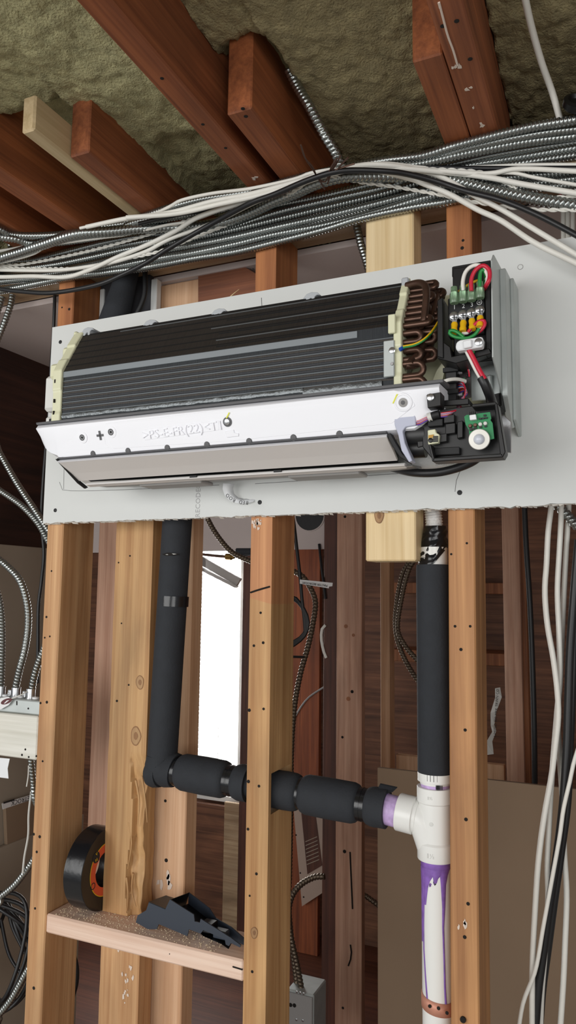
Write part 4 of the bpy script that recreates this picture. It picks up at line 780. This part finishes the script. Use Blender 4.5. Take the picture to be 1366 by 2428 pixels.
# cord below and wrapped drain stub
tube('power_cord', [P(x, y, Y) for x, y, Y in ((905, 1100, -.04), (940, 1112, -.06), (985, 1121, -.08), (1040, 1120, -.09), (1090, 1108, -.10), (1125, 1092, -.11), (1140, 1078, -.12))], .0058, 'wireblack', AC, .005, 12)
_a, _b = P(1045, 1103, -.085), P(1100, 1098, -.09); text('cord_print', 'E4 CORE TYPE TC', (_a+_b)/2+Vector((-.005, -.0062, -.001)), _b-_a, (0, 0, 1), .0042, 'inkgrey', AC, .0002)
wv = []; 
tube('wrapped_drain', [P(960, 1105, -.05), P(1000, 1097, -.055), P(1045, 1085, -.06), P(1070, 1072, -.065)], .014, 'pvcwrap', AC, .005, 18)
# curling label strip
cs = thing('label_strip', 'curled printed BED ROOM label hanging under the air conditioner', 'label', P(545, 1150, -.04))
pts = [(529, 1146), (528, 1160), (533, 1175), (545, 1187), (560, 1193), (580, 1194), (600, 1190)]
V = []; F = []
for i, (x, y) in enumerate(pts): t = i/(len(pts)-1); a = P(x, y, -.045+.028*t); V += [a, a+Vector((.010*(1-t)+.004, .012, .012*t))]
F = [(2*i, 2*i+2, 2*i+3, 2*i+1) for i in range(len(pts)-1)]
cm = make('label_strip_body', V, F, 'paper', cs, 60); cm.name = 'strip'; s_ = cm.modifiers.new('t', 'SOLIDIFY'); s_.thickness = .0004
for k, ch in enumerate('BED ROO'):
    u = k/6; x = 586-u*46; y = 1193-5*u-12*max(0, u-.5)*2*u; ang = math.radians(8+42*u**1.5)
    if ch != ' ': text('strip_letter', ch, P(x, y-1, -.034-.010*u), (-math.cos(ang), 0, math.sin(ang)), (-math.sin(ang), 0, -math.cos(ang)), .0082, 'inkblack', cs, .0002)

# ================================================================ DRAIN PIPES
PY = .043; xv = P(1029, 1500, PY).x
ip = thing('insulated_drain_pipe', 'black foam-insulated drain pipe coming down, elbowing right and through the middle stud', 'pipe', P(385, 1850, PY))
a, b = P(424, 1180, PY), P(385, 1790, PY)
tube('vertical_sleeve', [a, (a+b)/2, b], .0262, 'foam', ip, .03, 28)
c_ = P(405, 1315, PY-.026); prism('foam_split', [c_+Vector(v) for v in ((-.018, 0, .001), (-.006, -.001, .0035), (.010, 0, .002), (.017, 0, .0005), (.004, -.001, -.0015), (-.010, 0, -.0025))], (0, .003, 0), 'hole', ip); prism('pipe_glimpse', [c_+Vector(v) for v in ((-.011, -.0006, 0), (0, -.0006, .002), (.012, -.0006, .001), (0, -.0006, -.0008))], (0, .002, 0), 'tie', ip)
q = P(411, 1425, PY); lathe('black_tape_band', q-Vector((0, 0, .009)), b-a if (b-a).z > 0 else a-b, [(0, .0266), (.0175, .0266)], 'gloss', ip, 28)
e0, e1 = P(378, 1822, PY), P(585, 1858, PY)
ax = (P(940, 1922, PY)-P(400, 1824, PY)).normalized()
el = P(378, 1820, PY)
loft('elbow_sleeve', [[b+Vector((math.cos(t)*.0262, math.sin(t)*.0262, 0)) for t in np.linspace(0, 2*math.pi, 28, endpoint=False)],
      [b+Vector((math.cos(t)*.0285-.001, math.sin(t)*.0285, -.014)) for t in np.linspace(0, 2*math.pi, 28, endpoint=False)],
      [el+Vector((math.cos(t)*.027+.004, math.sin(t)*.029, .002+math.cos(t)*.020)) for t in np.linspace(0, 2*math.pi, 28, endpoint=False)],
      [el+ax*.020+Vector((-math.cos(t)*0+math.cos(t)*.006, math.sin(t)*.029, math.cos(t)*.030)) for t in np.linspace(0, 2*math.pi, 28, endpoint=False)],
      [el+ax*.034+Vector((math.cos(t)*.004, math.sin(t)*.027, math.cos(t)*.0275)) for t in np.linspace(0, 2*math.pi, 28, endpoint=False)]], 'foam', ip, 60)
loft('elbow_toe', [[el+Vector((-.026+.026*s, math.sin(t)*r, -.004-.006*(1-s)+math.cos(t)*r)) for t in np.linspace(0, 2*math.pi, 24, endpoint=False)] for s, r in ((0, .004), (.12, .016), (.35, .0235), (.7, .028), (1.2, .029))], 'foam', ip, 60)
def along(px): return P(px, 1824+(px-400)*(1922-1824)/540, PY)
def sleeve(x0, x1, r, name='horizontal_sleeve', m='foam', ends=(1, 1)):
    p0, p1 = along(x0), along(x1); L = (p1-p0).length; pr = [(0, r*(.80 if ends[0] else 1)), (.004, r*(.93 if ends[0] else 1)), (.010, r)]
    pr += [(L*.5, r*1.02), (L-.010, r), (L-.004, r*(.93 if ends[1] else 1)), (L, r*(.80 if ends[1] else 1))]; return lathe(name, p0, p1-p0, pr, m, ip, 30, 50)
sleeve(402, 430, .0245, 'black_tape_band', 'gloss', (0, 0)); sleeve(426, 541, .0300); sleeve(538, 560, .0245, 'black_tape_band', 'gloss', (0, 0)); sleeve(556, 592, .0285, ends=(1, 0))
sleeve(588, 652, .022, ends=(0, 0)); sleeve(642, 712, .0290, ends=(0, 1)); sleeve(708, 726, .0240, 'black_tape_band', 'gloss', (0, 0)); sleeve(716, 852, .0300); sleeve(846, 876, .0245, 'black_tape_band', 'gloss', (0, 0)); sleeve(868, 918, .0285, ends=(1, 0))
p0 = along(914); prism('foam_flap', [p0+Vector(v) for v in ((-.012, -.012, .024), (.012, -.004, .026), (.016, .006, .030), (-.010, .004, .033))], (0, .004, .001), 'foam', ip)
# tee fitting assembly
pv = thing('drain_stack', 'white plastic drain stack with tee, purple primer drips and black foam above', 'pipe', (xv, PY, FL))
R = .0212; zt_ = P(1035, 1960, PY).z
def vz(y): return P(1034, y, PY-R).z
lathe('lower_pipe', (xv, PY, FL+.002), (0, 0, 1), [(0, R), (vz(2040)-FL, R)], 'pvc', pv, 36)
tp = lathe('tee_fitting', (xv, PY, vz(2048)), (0, 0, 1), [(0, R+.0005), (0, .0262), (.001, .0268), (vz(2008)-vz(2048), .0268), (vz(2003)-vz(2048), .0245), (vz(1912)-vz(2048), .0245), (vz(1908)-vz(2048), .0268), (vz(1874)-vz(2048), .0268), (vz(1873)-vz(2048), .0262), (vz(1873)-vz(2048), R+.0005)], 'pvc', pv, 40)
j0, j1 = P(948, 1925, PY), P(998, 1950, PY)
br0 = P(945, 1924, PY); brd = ax.copy(); brd.z = -.12; brd.normalize()
lathe('branch_hub', br0, brd, [(0, .0225), (0, .0262), (.001, .0268), (.024, .0268), (.025, .0245), (.030, .0240)], 'pvc', tp, 36)
pts = [br0+brd*.026, br0+brd*.038+Vector((0, 0, -.004)), Vector((xv-.010, PY, br0.z-.026)), Vector((xv, PY, br0.z-.055))]
tube('branch_sweep', pts, .0235, 'pvc', tp, .005, 30)
text('fitting_size', '1\u00bd', (xv-.002, PY-.0270, vz(2030)), (1, 0, 0), (0, 0, 1), .009, 'chassis', tp, .0004); text('fitting_mark', '1\u00bd', (xv-.002, PY-.0270, vz(1893)), (1, 0, 0), (0, 0, 1), .006, 'chassis', tp, .0004)
disc('mould_mark', (xv-.001, PY-.0246, vz(1955)), FRONT, .003, .0006, 'chassis', tp, 14)
p0 = along(908); lathe('primer_collar', p0, brd, [(0, .0225), (.004, .0232), (.007, .0222), (.020, .0222), ((br0-p0).length+.002, .0222)], 'lilac', pv, 30)
lathe('primer_smear', p0-brd*.002, brd, [(0, .0222), (.002, .0248), (.006, .0242), (.008, .0224)], 'purple', pv, 13)
lathe('upper_pipe', (xv, PY, vz(1876)), (0, 0, 1), [(0, R), (vz(1850)-vz(1876), R)], 'lilac', pv, 32); lathe('upper_collar', (xv, PY, vz(1866)), (0, 0, 1), [(0, R+.001), (.003, R+.0015), (.004, R+.0045), (.016, R+.0045)], 'pvc', pv, 30)
for k in range(9): x = xv+.006+k*.0011; box('barcode_bar', x-.0003, x+.0003, PY-.0235+.0022*abs(k-2)*.3, PY-.0205, vz(1872), vz(1862), 'inkblack', pv, 0)
lathe('upper_sleeve', (xv, PY, vz(1857)), (0, 0, 1), [(0, .0245), (.002, .0256), (vz(1348)-vz(1857), .0256), (vz(1338)-vz(1857), .0250), (vz(1340)-vz(1857), .0215)], 'foam', pv, 34)
lathe('inner_pipe', (xv, PY, vz(1350)), (0, 0, 1), [(0, R), (vz(1296)-vz(1350), R), (vz(1296)-vz(1350), R-.002)], 'pvc', pv, 32)
for k in range(2): text('pipe_print', 'ASTM', (xv-.011, PY-R+.0028, vz(1325+k*9)), (1, -.45, 0), (0, 0, 1), .006, 'inkblack', pv, .0002)
V = []; F = []; n = 40; za, zb_ = vz(1338), vz(1245); xs_ = P(1026, 1225, PY).x
for j in range(n+1):
    t = j/n; z = za+(zb_-za)*t
    for k in range(28):
        a_ = 2*math.pi*k/28; lo = .0+.45*max(0, math.cos(a_-.2)); tt = lo+(1-lo)*t; z2 = za+(zb_-za)*tt; cx = xv+(xs_-xv)*tt+.004*tt
        r_ = .0235-.0075*tt+.0018*noise.noise((math.cos(a_)*3, math.sin(a_)*3, tt*9))*1.6; V.append((cx+r_*math.cos(a_), PY+r_*math.sin(a_), z2))
F = [(j*28+k, j*28+(k+1) % 28, (j+1)*28+(k+1) % 28, (j+1)*28+k) for j in range(n) for k in range(28)]
make('black_tape_joint', V, F, 'gloss', pv, 70)
hz = [(xs_+.003, PY, vz(1262)), (xs_+.001, PY, vz(1215)), (xs_-.003, PY-.002, vz(1180))]
def ribs(t, th, L): return .0128+.0008*np.sin(2*math.pi*t/.0042)+0*th
V, F = sweep(hz, ribs, .0009, 22); make('ribbed_hose', V, F, 'pvcwrap', pv, 70)
# primer drips on the lower pipe
def drip(pts, m='purple'):
    A = [(xv+(R+.0005)*math.sin(a_), PY-(R+.0005)*math.cos(a_), z, w) for a_, z, w in pts]; V = []; F = []
    for (x, y, z, w), (a_, _, _) in zip(A, pts):
        for s_ in (-1, -.4, .4, 1): aa = a_+s_*w/R; rr = R+(.0011 if abs(s_) < .9 else .0002); V.append((xv+rr*math.sin(aa), PY-rr*math.cos(aa), z))
    for i in range(len(pts)-1):
        for k in range(3): F.append((4*i+k, 4*i+4+k, 4*i+5+k, 4*i+1+k))
    make('primer_drip', V, F, m, pv, 70)
z_ = vz
lathe('primer_band', (xv, PY, z_(2066)), (0, 0, 1), [(0, R+.0003), (.001, R+.0007), (z_(2046)-z_(2066), R+.0007)], 'purple', pv, 36)
drip([(-.95, z_(2064), .011), (-.95, z_(2080), .010), (-.95, z_(2096), .0055), (-.97, z_(2115), .003), (-1.0, z_(2180), .0016), (-.98, z_(2245), .0012)])
drip([(-.35, z_(2064), .012), (-.42, z_(2078), .010), (-.5, z_(2092), .0065), (-.55, z_(2110), .0042), (-.60, z_(2140), .0026), (-.62, z_(2152), .0020)])
drip([(-.75, z_(2085), .003), (-.78, z_(2150), .0022), (-.80, z_(2200), .0014), (-.78, z_(2260), .0011), (-.62, z_(2330), .0013), (-.5, z_(2376), .0016)])
drip([(.35, z_(2064), .011), (.30, z_(2074), .007), (.18, z_(2084), .0035), (.15, z_(2095), .0022)])
drip([(.85, z_(2064), .012), (.78, z_(2078), .0065), (.72, z_(2100), .0042), (.72, z_(2150), .0026), (.66, z_(2200), .0016), (.72, z_(2290), .0014), (.74, z_(2340), .0016), (.82, z_(2395), .0018)])
for k in range(7): a_ = random.uniform(-.25, .25); drip([(a_, z_(2088+k*2), .0003), (a_+.03, z_(2091+k*2), .0016), (a_, z_(2094+k*2), .0004)], 'inkblack' if k % 2 else 'purple')
st = thing('copper_strap', 'perforated copper strap holding the drain stack to the right stud', 'strap', (xv, PY-R, vz(2400)))
V = []; F = []
for i in range(18):
    a_ = -1.5+3.0*i/17; x, y = xv+(R+.0015)*math.sin(a_), PY-(R+.0015)*math.cos(a_)
    zc = vz(2385)-.009*(i/17); V += [(x, y, zc-.009), (x, y, zc+.009)]
V += [(-.19, -.0015, vz(2400)-.012), (-.19, -.0015, vz(2400)+.008)]
F = [(2*i, 2*i+2, 2*i+3, 2*i+1) for i in range(18)]
sb = make('strap_band', V, F, 'strap', st, 60); s_ = sb.modifiers.new('t', 'SOLIDIFY'); s_.thickness = .0012
for x, y in ((1019, 2386), (1040, 2391), (1060, 2402)): disc('strap_hole', P(x, y, PY-R-.003), FRONT, .0024, .001, 'hole', st, 10)
disc('strap_screw', P(1098, 2418, -.002), FRONT, .004, .003, 'hole', st, 12)

# ================================================================ THINGS ON THE SHELF BLOCK
tr = .0685; ty, tz = .0585, zt+tr+.0005
tx0, tx1 = P(150, 2060, ty-tr).x, -.8535
tpz = thing('tape_roll', 'large roll of black duct tape standing on the shelf block beside the knotty stud', 'tape', (tx0+.02, ty, zt))
lathe('tape_windings', (tx0, ty, tz), (1, 0, 0), [(0, tr-.0008), (.0008, tr), (tx1-tx0-.0008, tr), (tx1-tx0, tr-.0008), (tx1-tx0, .030), (0, .030), (0, tr-.0008)], 'gloss', tpz, 64, cap=False)
lathe('core_label', (tx1-.0002, ty, tz), (1, 0, 0), [(0, .0445), (.0004, .0445), (.0004, .0302), (0, .0302)], 'orange', tpz, 48, cap=False)
lathe('label_border', (tx1, ty, tz), (1, 0, 0), [(0, .0450), (.0004, .0450), (.0004, .0438), (0, .0438)], 'yellow', tpz, 48, cap=False)
lathe('label_dark', (tx1+.0001, ty-.030, tz+.028), (1, 0, 0), [(0, .0095), (.0005, .0095)], 'inkblack', tpz, 16)
lathe('label_badge', (tx1+.0001, ty-.036, tz-.018), (1, 0, 0), [(0, .0058), (.0006, .0058), (.0006, .0046), (0, .0046)], 'inkblack', tpz, 18, cap=False)
for d_ in (-.0015, .0018): text('label_letter', 'V' if d_ > 0 else 'N', (tx1+.0010, ty-.030, tz+.028+d_*3), (0, 1, .4), (0, -.4, 1), .0075, 'yellow', tpz, .0002)
bp = thing('black_plastic_part', 'black stepped plastic trim part lying on the shelf block against the middle stud', 'plastic part', P(450, 2230, .03))
S6 = lambda x, y: (320+x/4.879, 2060+y/4.879)
pts = [S6(*q) for q in ((10, 620), (30, 540), (130, 480), (160, 390), (350, 470), (405, 355), (680, 530), (690, 610), (750, 625), (760, 580), (1000, 730), (1110, 800), (1225, 885), (1215, 910), (1110, 860), (1085, 895), (1050, 875), (1040, 815), (790, 710), (760, 750), (625, 700), (605, 780), (275, 640), (250, 700), (150, 700))]
prism('side_plate', [P(x, y, .022) for x, y in pts], (0, .002, 0), 'blacksheen', bp)
up = [S6(*q) for q in ((405, 355), (680, 530), (790, 640), (1000, 730), (1225, 885))]
va = [P(x, y, .0225) for x, y in up]; off = P(*S6(620, 275), .075)-va[0]
vb = [v+off*(1-.6*i/4) for i, v in enumerate(va)]
dn = Vector((0, 0, -.018))
make('channel_floor', [v+dn for v in va]+[v+dn for v in vb], [(i, i+1, i+6, i+5) for i in range(4)], 'black', bp, 0)
prism('rear_plate', vb+[v+Vector((0, 0, -.022)) for v in vb[::-1]], (0, .002, 0), 'blacksheen', bp)
prism('end_plate', [va[0], vb[0], vb[0]+Vector((-.008, 0, -.026)), va[0]+Vector((-.008, 0, -.026))], (.002, 0, .0005), 'black', bp)
v0 = [P(*S6(*q), .0225) for q in ((160, 390), (350, 470))]; prism('end_tray', [v0[0], v0[1], v0[1]+off, v0[0]+off*.9], (0, 0, .0015), 'black', bp)
box('rib', va[2].x-.01, va[2].x+.012, .024, .05, va[2].z-.014, va[2].z-.002, 'black', bp); box('rib', va[3].x-.02, va[3].x+.004, .03, .044, va[3].z-.016, va[3].z-.003, 'blacksheen', bp)

# ================================================================ CABLES ON THE LEFT
LG = 'armoured cables left of the leftmost stud'
def ml(px, Y, lab, r=.0062, end=None):
    q = [P(x, y, Y) for x, y in px]
    if px[-1][0] < -8: q.append(Vector((-1.395, Y, 2*q[-1].z-q[-3].z)))
    if px[0][0] < -8: q.insert(0, Vector((-1.395, Y, 1.6*q[0].z-.6*q[1].z)))
    if px[-1][0] > 70:
        e = px[-1][1]; g = 1 if e > px[-2][1] else -1; q += [P(150-max(0, e+g*60-1250)*.045, e+g*60, .108), P(172-max(0, e+g*170-1250)*.047, e+g*170, .112), P(178-max(0, e+g*420-1250)*.047, e+g*420, .112)]
    return tag(armour('armoured_cable', q, r, pitch=.0060, amp=.0013), lab, 'cable', LG)
cz = zj1+.014
ml([(36, 1636), (46, 1590), (60, 1535), (67, 1480), (64, 1430), (48, 1378), (20, 1345), (-15, 1318), (-50, 1300)], .028, 'armoured cable bowing left from the middle connector of the junction box')
ml([(2, 1636), (4, 1570), (5, 1500), (1, 1440), (-10, 1395), (-30, 1350), (-60, 1315), (-95, 1295)], .028, 'armoured cable rising from the left connector of the junction box')
ml([(75, 1640), (80, 1610), (90, 1575), (104, 1540), (120, 1500)], .030, 'armoured cable slanting from right connector behind the leftmost stud')
ml([(-30, 1020), (0, 1075), (40, 1145), (80, 1205), (108, 1248), (135, 1290)], .10, 'upper of two armoured cables curving behind the leftmost stud below the board')
ml([(-40, 1135), (0, 1163), (50, 1198), (88, 1238), (108, 1272), (128, 1310)], .105, 'lower of two armoured cables curving behind the leftmost stud below the board')
ml([(-20, 2140), (0, 2127), (30, 2103), (52, 2078), (75, 2045), (95, 2010)], .10, 'armoured cable crossing above the coiled black cable')
ml([(-30, 2425), (0, 2402), (25, 2372), (45, 2338), (60, 2310), (80, 2275)], .10, 'armoured cable crossing the bottom left corner')
ml([(73, 1800), (76, 1830), (79, 1860), (84, 1900)], .03, 'short armoured cable end under the whitish block', .005)
tag(tube('bare_wire', [P(68, 1815, .02), P(67, 1840, .02), P(63, 1865, .02)], .0012, 'tie', None, .005, 6), 'thin bare wire tail hanging under the whitish block', 'wire')
tag(tube('plastic_strip', [P(75, 1870, .09), P(68, 1930, .09), P(67, 1980, .09), P(58, 2030, .09), P(54, 2070, .09)], .002, 'tie', None, .008, 6), 'thin clear plastic strip dangling at lower left', 'strip')
tag(tube('black_cable', [P(131, 672, .08), P(127, 780, .09), P(121, 870, .11), P(116, 980, .11), P(104, 1120, .11), P(98, 1230, .11), P(104, 1310, .11), P(98, 1380, .11), P(91, 1440, .11), P(90, 1540, .11), P(88, 1620, .11)], .0034, 'wireblack'), 'thin black cable hanging vertically left of the leftmost stud', 'cable')
co = thing('coiled_cable', 'coil of black cable hanging at the lower left edge', 'cable', P(10, 2380, .14))
for k in range(7):
    c_ = P(2+k*3, 2240+k*4, .13+.012*k); rx, rz = .055+.004*(k % 3), .105-.006*(k % 4); ph = k*.5
    tube('loop', [c_+Vector((rx*math.cos(a_), .02*math.sin(a_*2+ph), rz*math.sin(a_)+.006*math.sin(3*a_+ph))) for a_ in np.linspace(0, 2*math.pi, 26)], .0040, 'wireblack', co, .01, 8)
for px in (((18, 2150), (30, 2200), (60, 2260)), ((2, 2180), (20, 2260), (50, 2310)), ((32, 2155), (50, 2190), (72, 2230))): tube('loose_loop', [P(x, y, .2) for x, y in px], .0036, 'wireblack', co, .01, 8)
tag(tube('black_cable', [P(170, 2255, .25), P(180, 2290, .25), P(180, 2330, .25), P(170, 2370, .25), P(168, 2420, .25), P(165, 2600, .25), P(170, 3260, .25)], .006, 'wireblack'), 'short black cable curving behind the leftmost stud under the shelf block', 'cable')

# ================================================================ CABLES AND TRIM IN THE FAR ROOM
def fm(px, Y, lab, r=.009): return tag(armour('armoured_cable', [P(x, y, Y) for x, y in px], r, 'armord', pitch=.0115, amp=.0026, seg=8), lab, 'cable', 'armoured cables in the far room')
fm([(470, 1180), (490, 1225), (512, 1265), (545, 1305), (580, 1325), (620, 1338), (680, 1350), (715, 1365), (738, 1398), (748, 1430), (742, 1480), (730, 1535), (712, 1600), (698, 1680), (691, 1780), (690, 1900), (688, 2000), (686, 2080), (684, 2140), (690, 2220), (700, 2300), (706, 2350)], 1.30, 'long armoured cable curving past the window and down beside the middle stud')
fm([(770, 2078), (745, 2080), (715, 2096), (694, 2122), (685, 2160), (690, 2220), (705, 2290), (716, 2350)], 1.28, 'armoured cable arching left from behind the dark stud into the wall box')
fm([(1010, 1000), (1000, 1180), (985, 1300), (955, 1360), (941, 1430), (938, 1490), (950, 1540), (975, 1590), (1010, 1640)], 1.75, 'outer of two armoured cables beside the narrow tan stud')
fm([(1028, 1000), (1022, 1180), (1005, 1290), (970, 1350), (952, 1420), (943, 1490), (960, 1530), (985, 1560), (1015, 1590)], 1.72, 'inner of two armoured cables beside the narrow tan stud')
fm([(850, 2115), (868, 2125), (878, 2132), (900, 2148)], 1.695, 'bit of armoured cable between pink stud and standing drywall sheet')
wx = thing('wall_box', 'grey steel wall box with two armoured cables, low behind the middle stud', 'box', P(715, 2400, 1.25))
x0_, x1_ = P(680, 2380, 1.25).x, P(744, 2380, 1.25).x; z1_ = P(712, 2352, 1.25).z
box('box_body', x0_, x1_, 1.25, 1.36, z1_-.16, z1_, 'boxsteel', wx, .004)
box('box_face', x0_+.003, x1_-.003, 1.244, 1.25, z1_-.157, z1_-.006, 'greyplas', wx, .002)
for x, y in ((689, 2383), (698, 2384)): disc('knockout', P(x, y, 1.243), FRONT, .006, .002, 'hole', wx, 10)
for x, y in ((704, 2352), (712, 2354), (720, 2356), (703, 2418), (718, 2420)): disc('box_screw', P(x, y, 1.243), FRONT, .004, .002, 'zinc', wx, 8)
mbx = thing('stored_carton', 'tall white boxed panel with dark printed label standing behind the middle stud', 'panel', P(730, 2140, 2.46))
pxs = [(696, 1915), (764, 1900), (768, 2115), (716, 2149)]
prism('panel', [P(x, y, 2.46) for x, y in pxs], (0, .04, 0), 'carton', mbx)
prism('dark_label', [P(x, y, 2.457) for x, y in ((714, 1922), (746, 1915), (764, 2052), (729, 2073))], (0, .002, 0), 'darkstud', mbx)
for k in range(7): prism('label_line', [P(x, y+k*9, 2.4555) for x, y in ((724+k*.6, 1995), (752+k*.8, 1983), (752+k*.8, 1985), (724+k*.6, 1997))], (0, .001, 0), 'greydry', mbx)
for x, y in ((702, 1980), (712, 2070), (720, 2127)): disc('hole', P(x, y, 2.459), FRONT, .004, .002, 'hole', mbx, 8)
rail = thing('blind_rail', 'grey metal rail hanging aslant in front of the bright window', 'rail', P(520, 1390, 1.9))
prism('rail_face', [P(x, y, 2.645) for x, y in ((466, 1312), (570, 1372), (561, 1388), (455, 1328))], (0, .022, 0), 'lightblind', rail); prism('rail_lip', [P(x, y, 2.640) for x, y in ((455, 1334), (561, 1389), (557, 1394), (455, 1342))], (0, .03, 0), 'lightblind', rail)
cp = thing('copper_line', 'thin copper line with brass fitting crossing above the bright window', 'pipe', P(510, 1320, 1.8))
tube('copper_run', [P(455, 1311, 1.73), P(500, 1317, 1.73), P(534, 1320, 1.73)], .0058, 'copper', cp, .03, 8); lathe('brass_nut', P(534, 1320, 1.73), Vector((1, 0, -.05)), [(0, .008), (.006, .014), (.03, .014), (.036, .009), (.045, .007)], 'brass', cp, 10)
tube('black_tail', [P(552, 1319, 1.73), P(575, 1318, 1.73), P(600, 1312, 1.73)], .006, 'wireblack', cp, .02, 8)
tag(tube('foam_line', [P(562, 1308, 1.726), P(590, 1308, 1.726), P(620, 1308, 1.726), P(690, 1305, 1.726)], .016, 'foam', None, .03, 14), 'black foam line running right above the bright window', 'pipe')
bc = thing('black_coax', 'black cable with MASTER BEDROOM label, looping beside the middle stud', 'cable', P(705, 1400, 1.0))
tube('cable', [P(676, 880, 1.0), P(684, 1040, 1.0), P(690, 1180, 1.0), P(697, 1240, 1.0), P(705, 1310, 1.0), P(712, 1370, 1.0), P(716, 1420, 1.0), P(722, 1470, 1.0), P(724, 1500, 1.0)], .0055, 'wireblack', bc, .02, 8)
for k in range(4): tube('loop', [P(688, 1414+k*2, 1.0+.006*k), P(702, 1418+k*2, 1.0), P(722-k, 1445, 1.0), P(732-k*2, 1475+k*3, 1.0), P(725-k*2, 1505, 1.0), P(705, 1525-k*3, 1.0), P(686, 1536-k*3, 1.0)], .0045, 'wireblack', bc, .02, 8)
tube('tail', [P(686, 1557, 1.0), P(722, 1558, 1.0)], .004, 'wireblack', bc, .02, 6)
prism('cable_label', [P(x, y, .985) for x, y in ((711, 1374), (789, 1382), (788, 1390), (780, 1391), (780, 1395), (711, 1384))], (0, .0008, 0), 'tag', bc)
ed = P(780, 1388, .984)-P(718, 1380, .984); text('label_print', 'MASTER BEDROOM', P(747, 1385, .984), -ed, (0, 0, -1), .0092, 'inkblack', bc, .0002)
tag(tube('black_cable', [P(757, 1290, 1.715), P(762, 1340, 1.70), P(768, 1385, 1.695), P(772, 1420, 1.695)], .006, 'wireblack', None, .03, 6), 'thin black cable hanging against the dark stud behind the label', 'cable')
tag(tube('grey_cable', [P(693, 1715, 2.49), P(705, 1690, 2.49), P(730, 1655, 2.49), P(770, 1628, 2.49)], .005, 'greyplas', None, .03, 6), 'thin grey cable bowing across the orange board low down', 'cable')
wl = tag(tube('white_lead', [P(772, 1482, 1.696), P(764, 1490, 1.696), P(762, 1515, 1.696), P(768, 1545, 1.696), P(774, 1560, 1.696)], .006, 'wirewhite', None, .02, 6), 'short white lead end curling out beside the dark stud', 'cable')
V = []
ps = [(1180, 1632), (1182, 1655), (1170, 1690), (1168, 1720), (1172, 1735), (1160, 1760), (1163, 1790)]
V = []; 
for i, (x, y) in enumerate(ps): w = 6+2*math.sin(i*1.4); V += [P(x-w, y, 1.93), P(x+w, y-2, 1.915+.02*(i % 2))]
cr = make('plastic_wrapper', V, [(2*i, 2*i+2, 2*i+3, 2*i+1) for i in range(len(ps)-1)], 'tie', None, 0); s_ = cr.modifiers.new('t', 'SOLIDIFY'); s_.thickness = .001; tag(cr, 'crumpled clear plastic wrapper strip behind the right stud', 'wrapper')
text('wrapper_print', 'LIMITED 800 MRK TRWN CO', P(1177, 1690, 1.912), P(1177, 1640, 1.912)-P(1171, 1735, 1.912), (-1, 0, 0), .014, 'inkblack', cr, .0002)
# cables hanging at right
RG = 'cables hanging at the right'
def rc(px, Y, lab, r=.0042, m='wirewhite', name='white_cable'): return tag(tube(name, [P(x, y, Y) for x, y in px], r, m, None, .012, 10), lab, 'cable', RG)
rc([(1312, 1150), (1308, 1198), (1300, 1260), (1296, 1340), (1292, 1400), (1298, 1480), (1312, 1560), (1322, 1640), (1324, 1700), (1318, 1760), (1308, 1840), (1290, 1940), (1277, 2040), (1270, 2140), (1264, 2250), (1262, 2330), (1262, 2480)], .12, 'white cable hanging leftmost at right, crossing in front below')
rc([(1332, 1150), (1331, 1220), (1327, 1300), (1322, 1400), (1326, 1500), (1328, 1600), (1322, 1680), (1312, 1800), (1306, 1880), (1302, 1960), (1298, 2060), (1300, 2130), (1292, 2260), (1284, 2360), (1280, 2480)], .135, 'second white cable of the hanging group at right')
rc([(1350, 1150), (1348, 1215), (1342, 1320), (1337, 1420), (1332, 1520), (1328, 1620), (1322, 1700), (1328, 1800), (1334, 1900), (1338, 2020), (1344, 2120), (1340, 2240), (1336, 2330), (1326, 2480)], .15, 'third white cable, ending rightmost in the hanging group at bottom')
rc([(1490, 1180), (1470, 1420), (1420, 1630), (1366, 1790), (1352, 1850), (1336, 1920), (1328, 1980), (1310, 2080), (1288, 2200), (1270, 2300), (1240, 2380), (1225, 2480)], .11, 'thin white cable sweeping in from the right edge', .0030)
rc([(1372, 1280), (1362, 1400), (1352, 1540), (1348, 1660), (1344, 1780), (1336, 1900), (1322, 2020), (1304, 2140), (1288, 2260), (1276, 2350), (1266, 2480)], .125, 'thick black cable hanging at right behind the white ones', .0062, 'wireblack', 'black_cable')
rc([(1384, 1240), (1370, 1380), (1362, 1500), (1358, 1620), (1352, 1760), (1346, 1900), (1332, 2010), (1314, 2140), (1298, 2260), (1286, 2350), (1276, 2480)], .14, 'second thick black cable alongside, nearer the right edge', .0058, 'wireblack', 'black_cable')
tag(armour('armoured_cable', [P(1280, 1140, .14), P(1305, 1180, .14), P(1322, 1200, .14), P(1342, 1218, .14), P(1366, 1245, .14), P(1410, 1290, .14), P(1450, 1400, .14), P(1460, 1700, .14), P(1460, 2400, .14)], .0070, pitch=.0068, amp=.0014), 'shiny armoured cable slanting out from under the board at right edge', 'cable')
tag(tube('black_cable', [P(1243, 1180, 1.8), P(1248, 1300, 1.8), P(1256, 1420, 1.8), P(1262, 1560, 1.8), P(1266, 1700, 1.8), P(1268, 1850, 1.8), P(1270, 2350, 1.8), P(1270, 2480, 1.8)], .010, 'wireblack', None, .05, 8), 'dark cable running down beside the pink streaked far stud', 'cable')
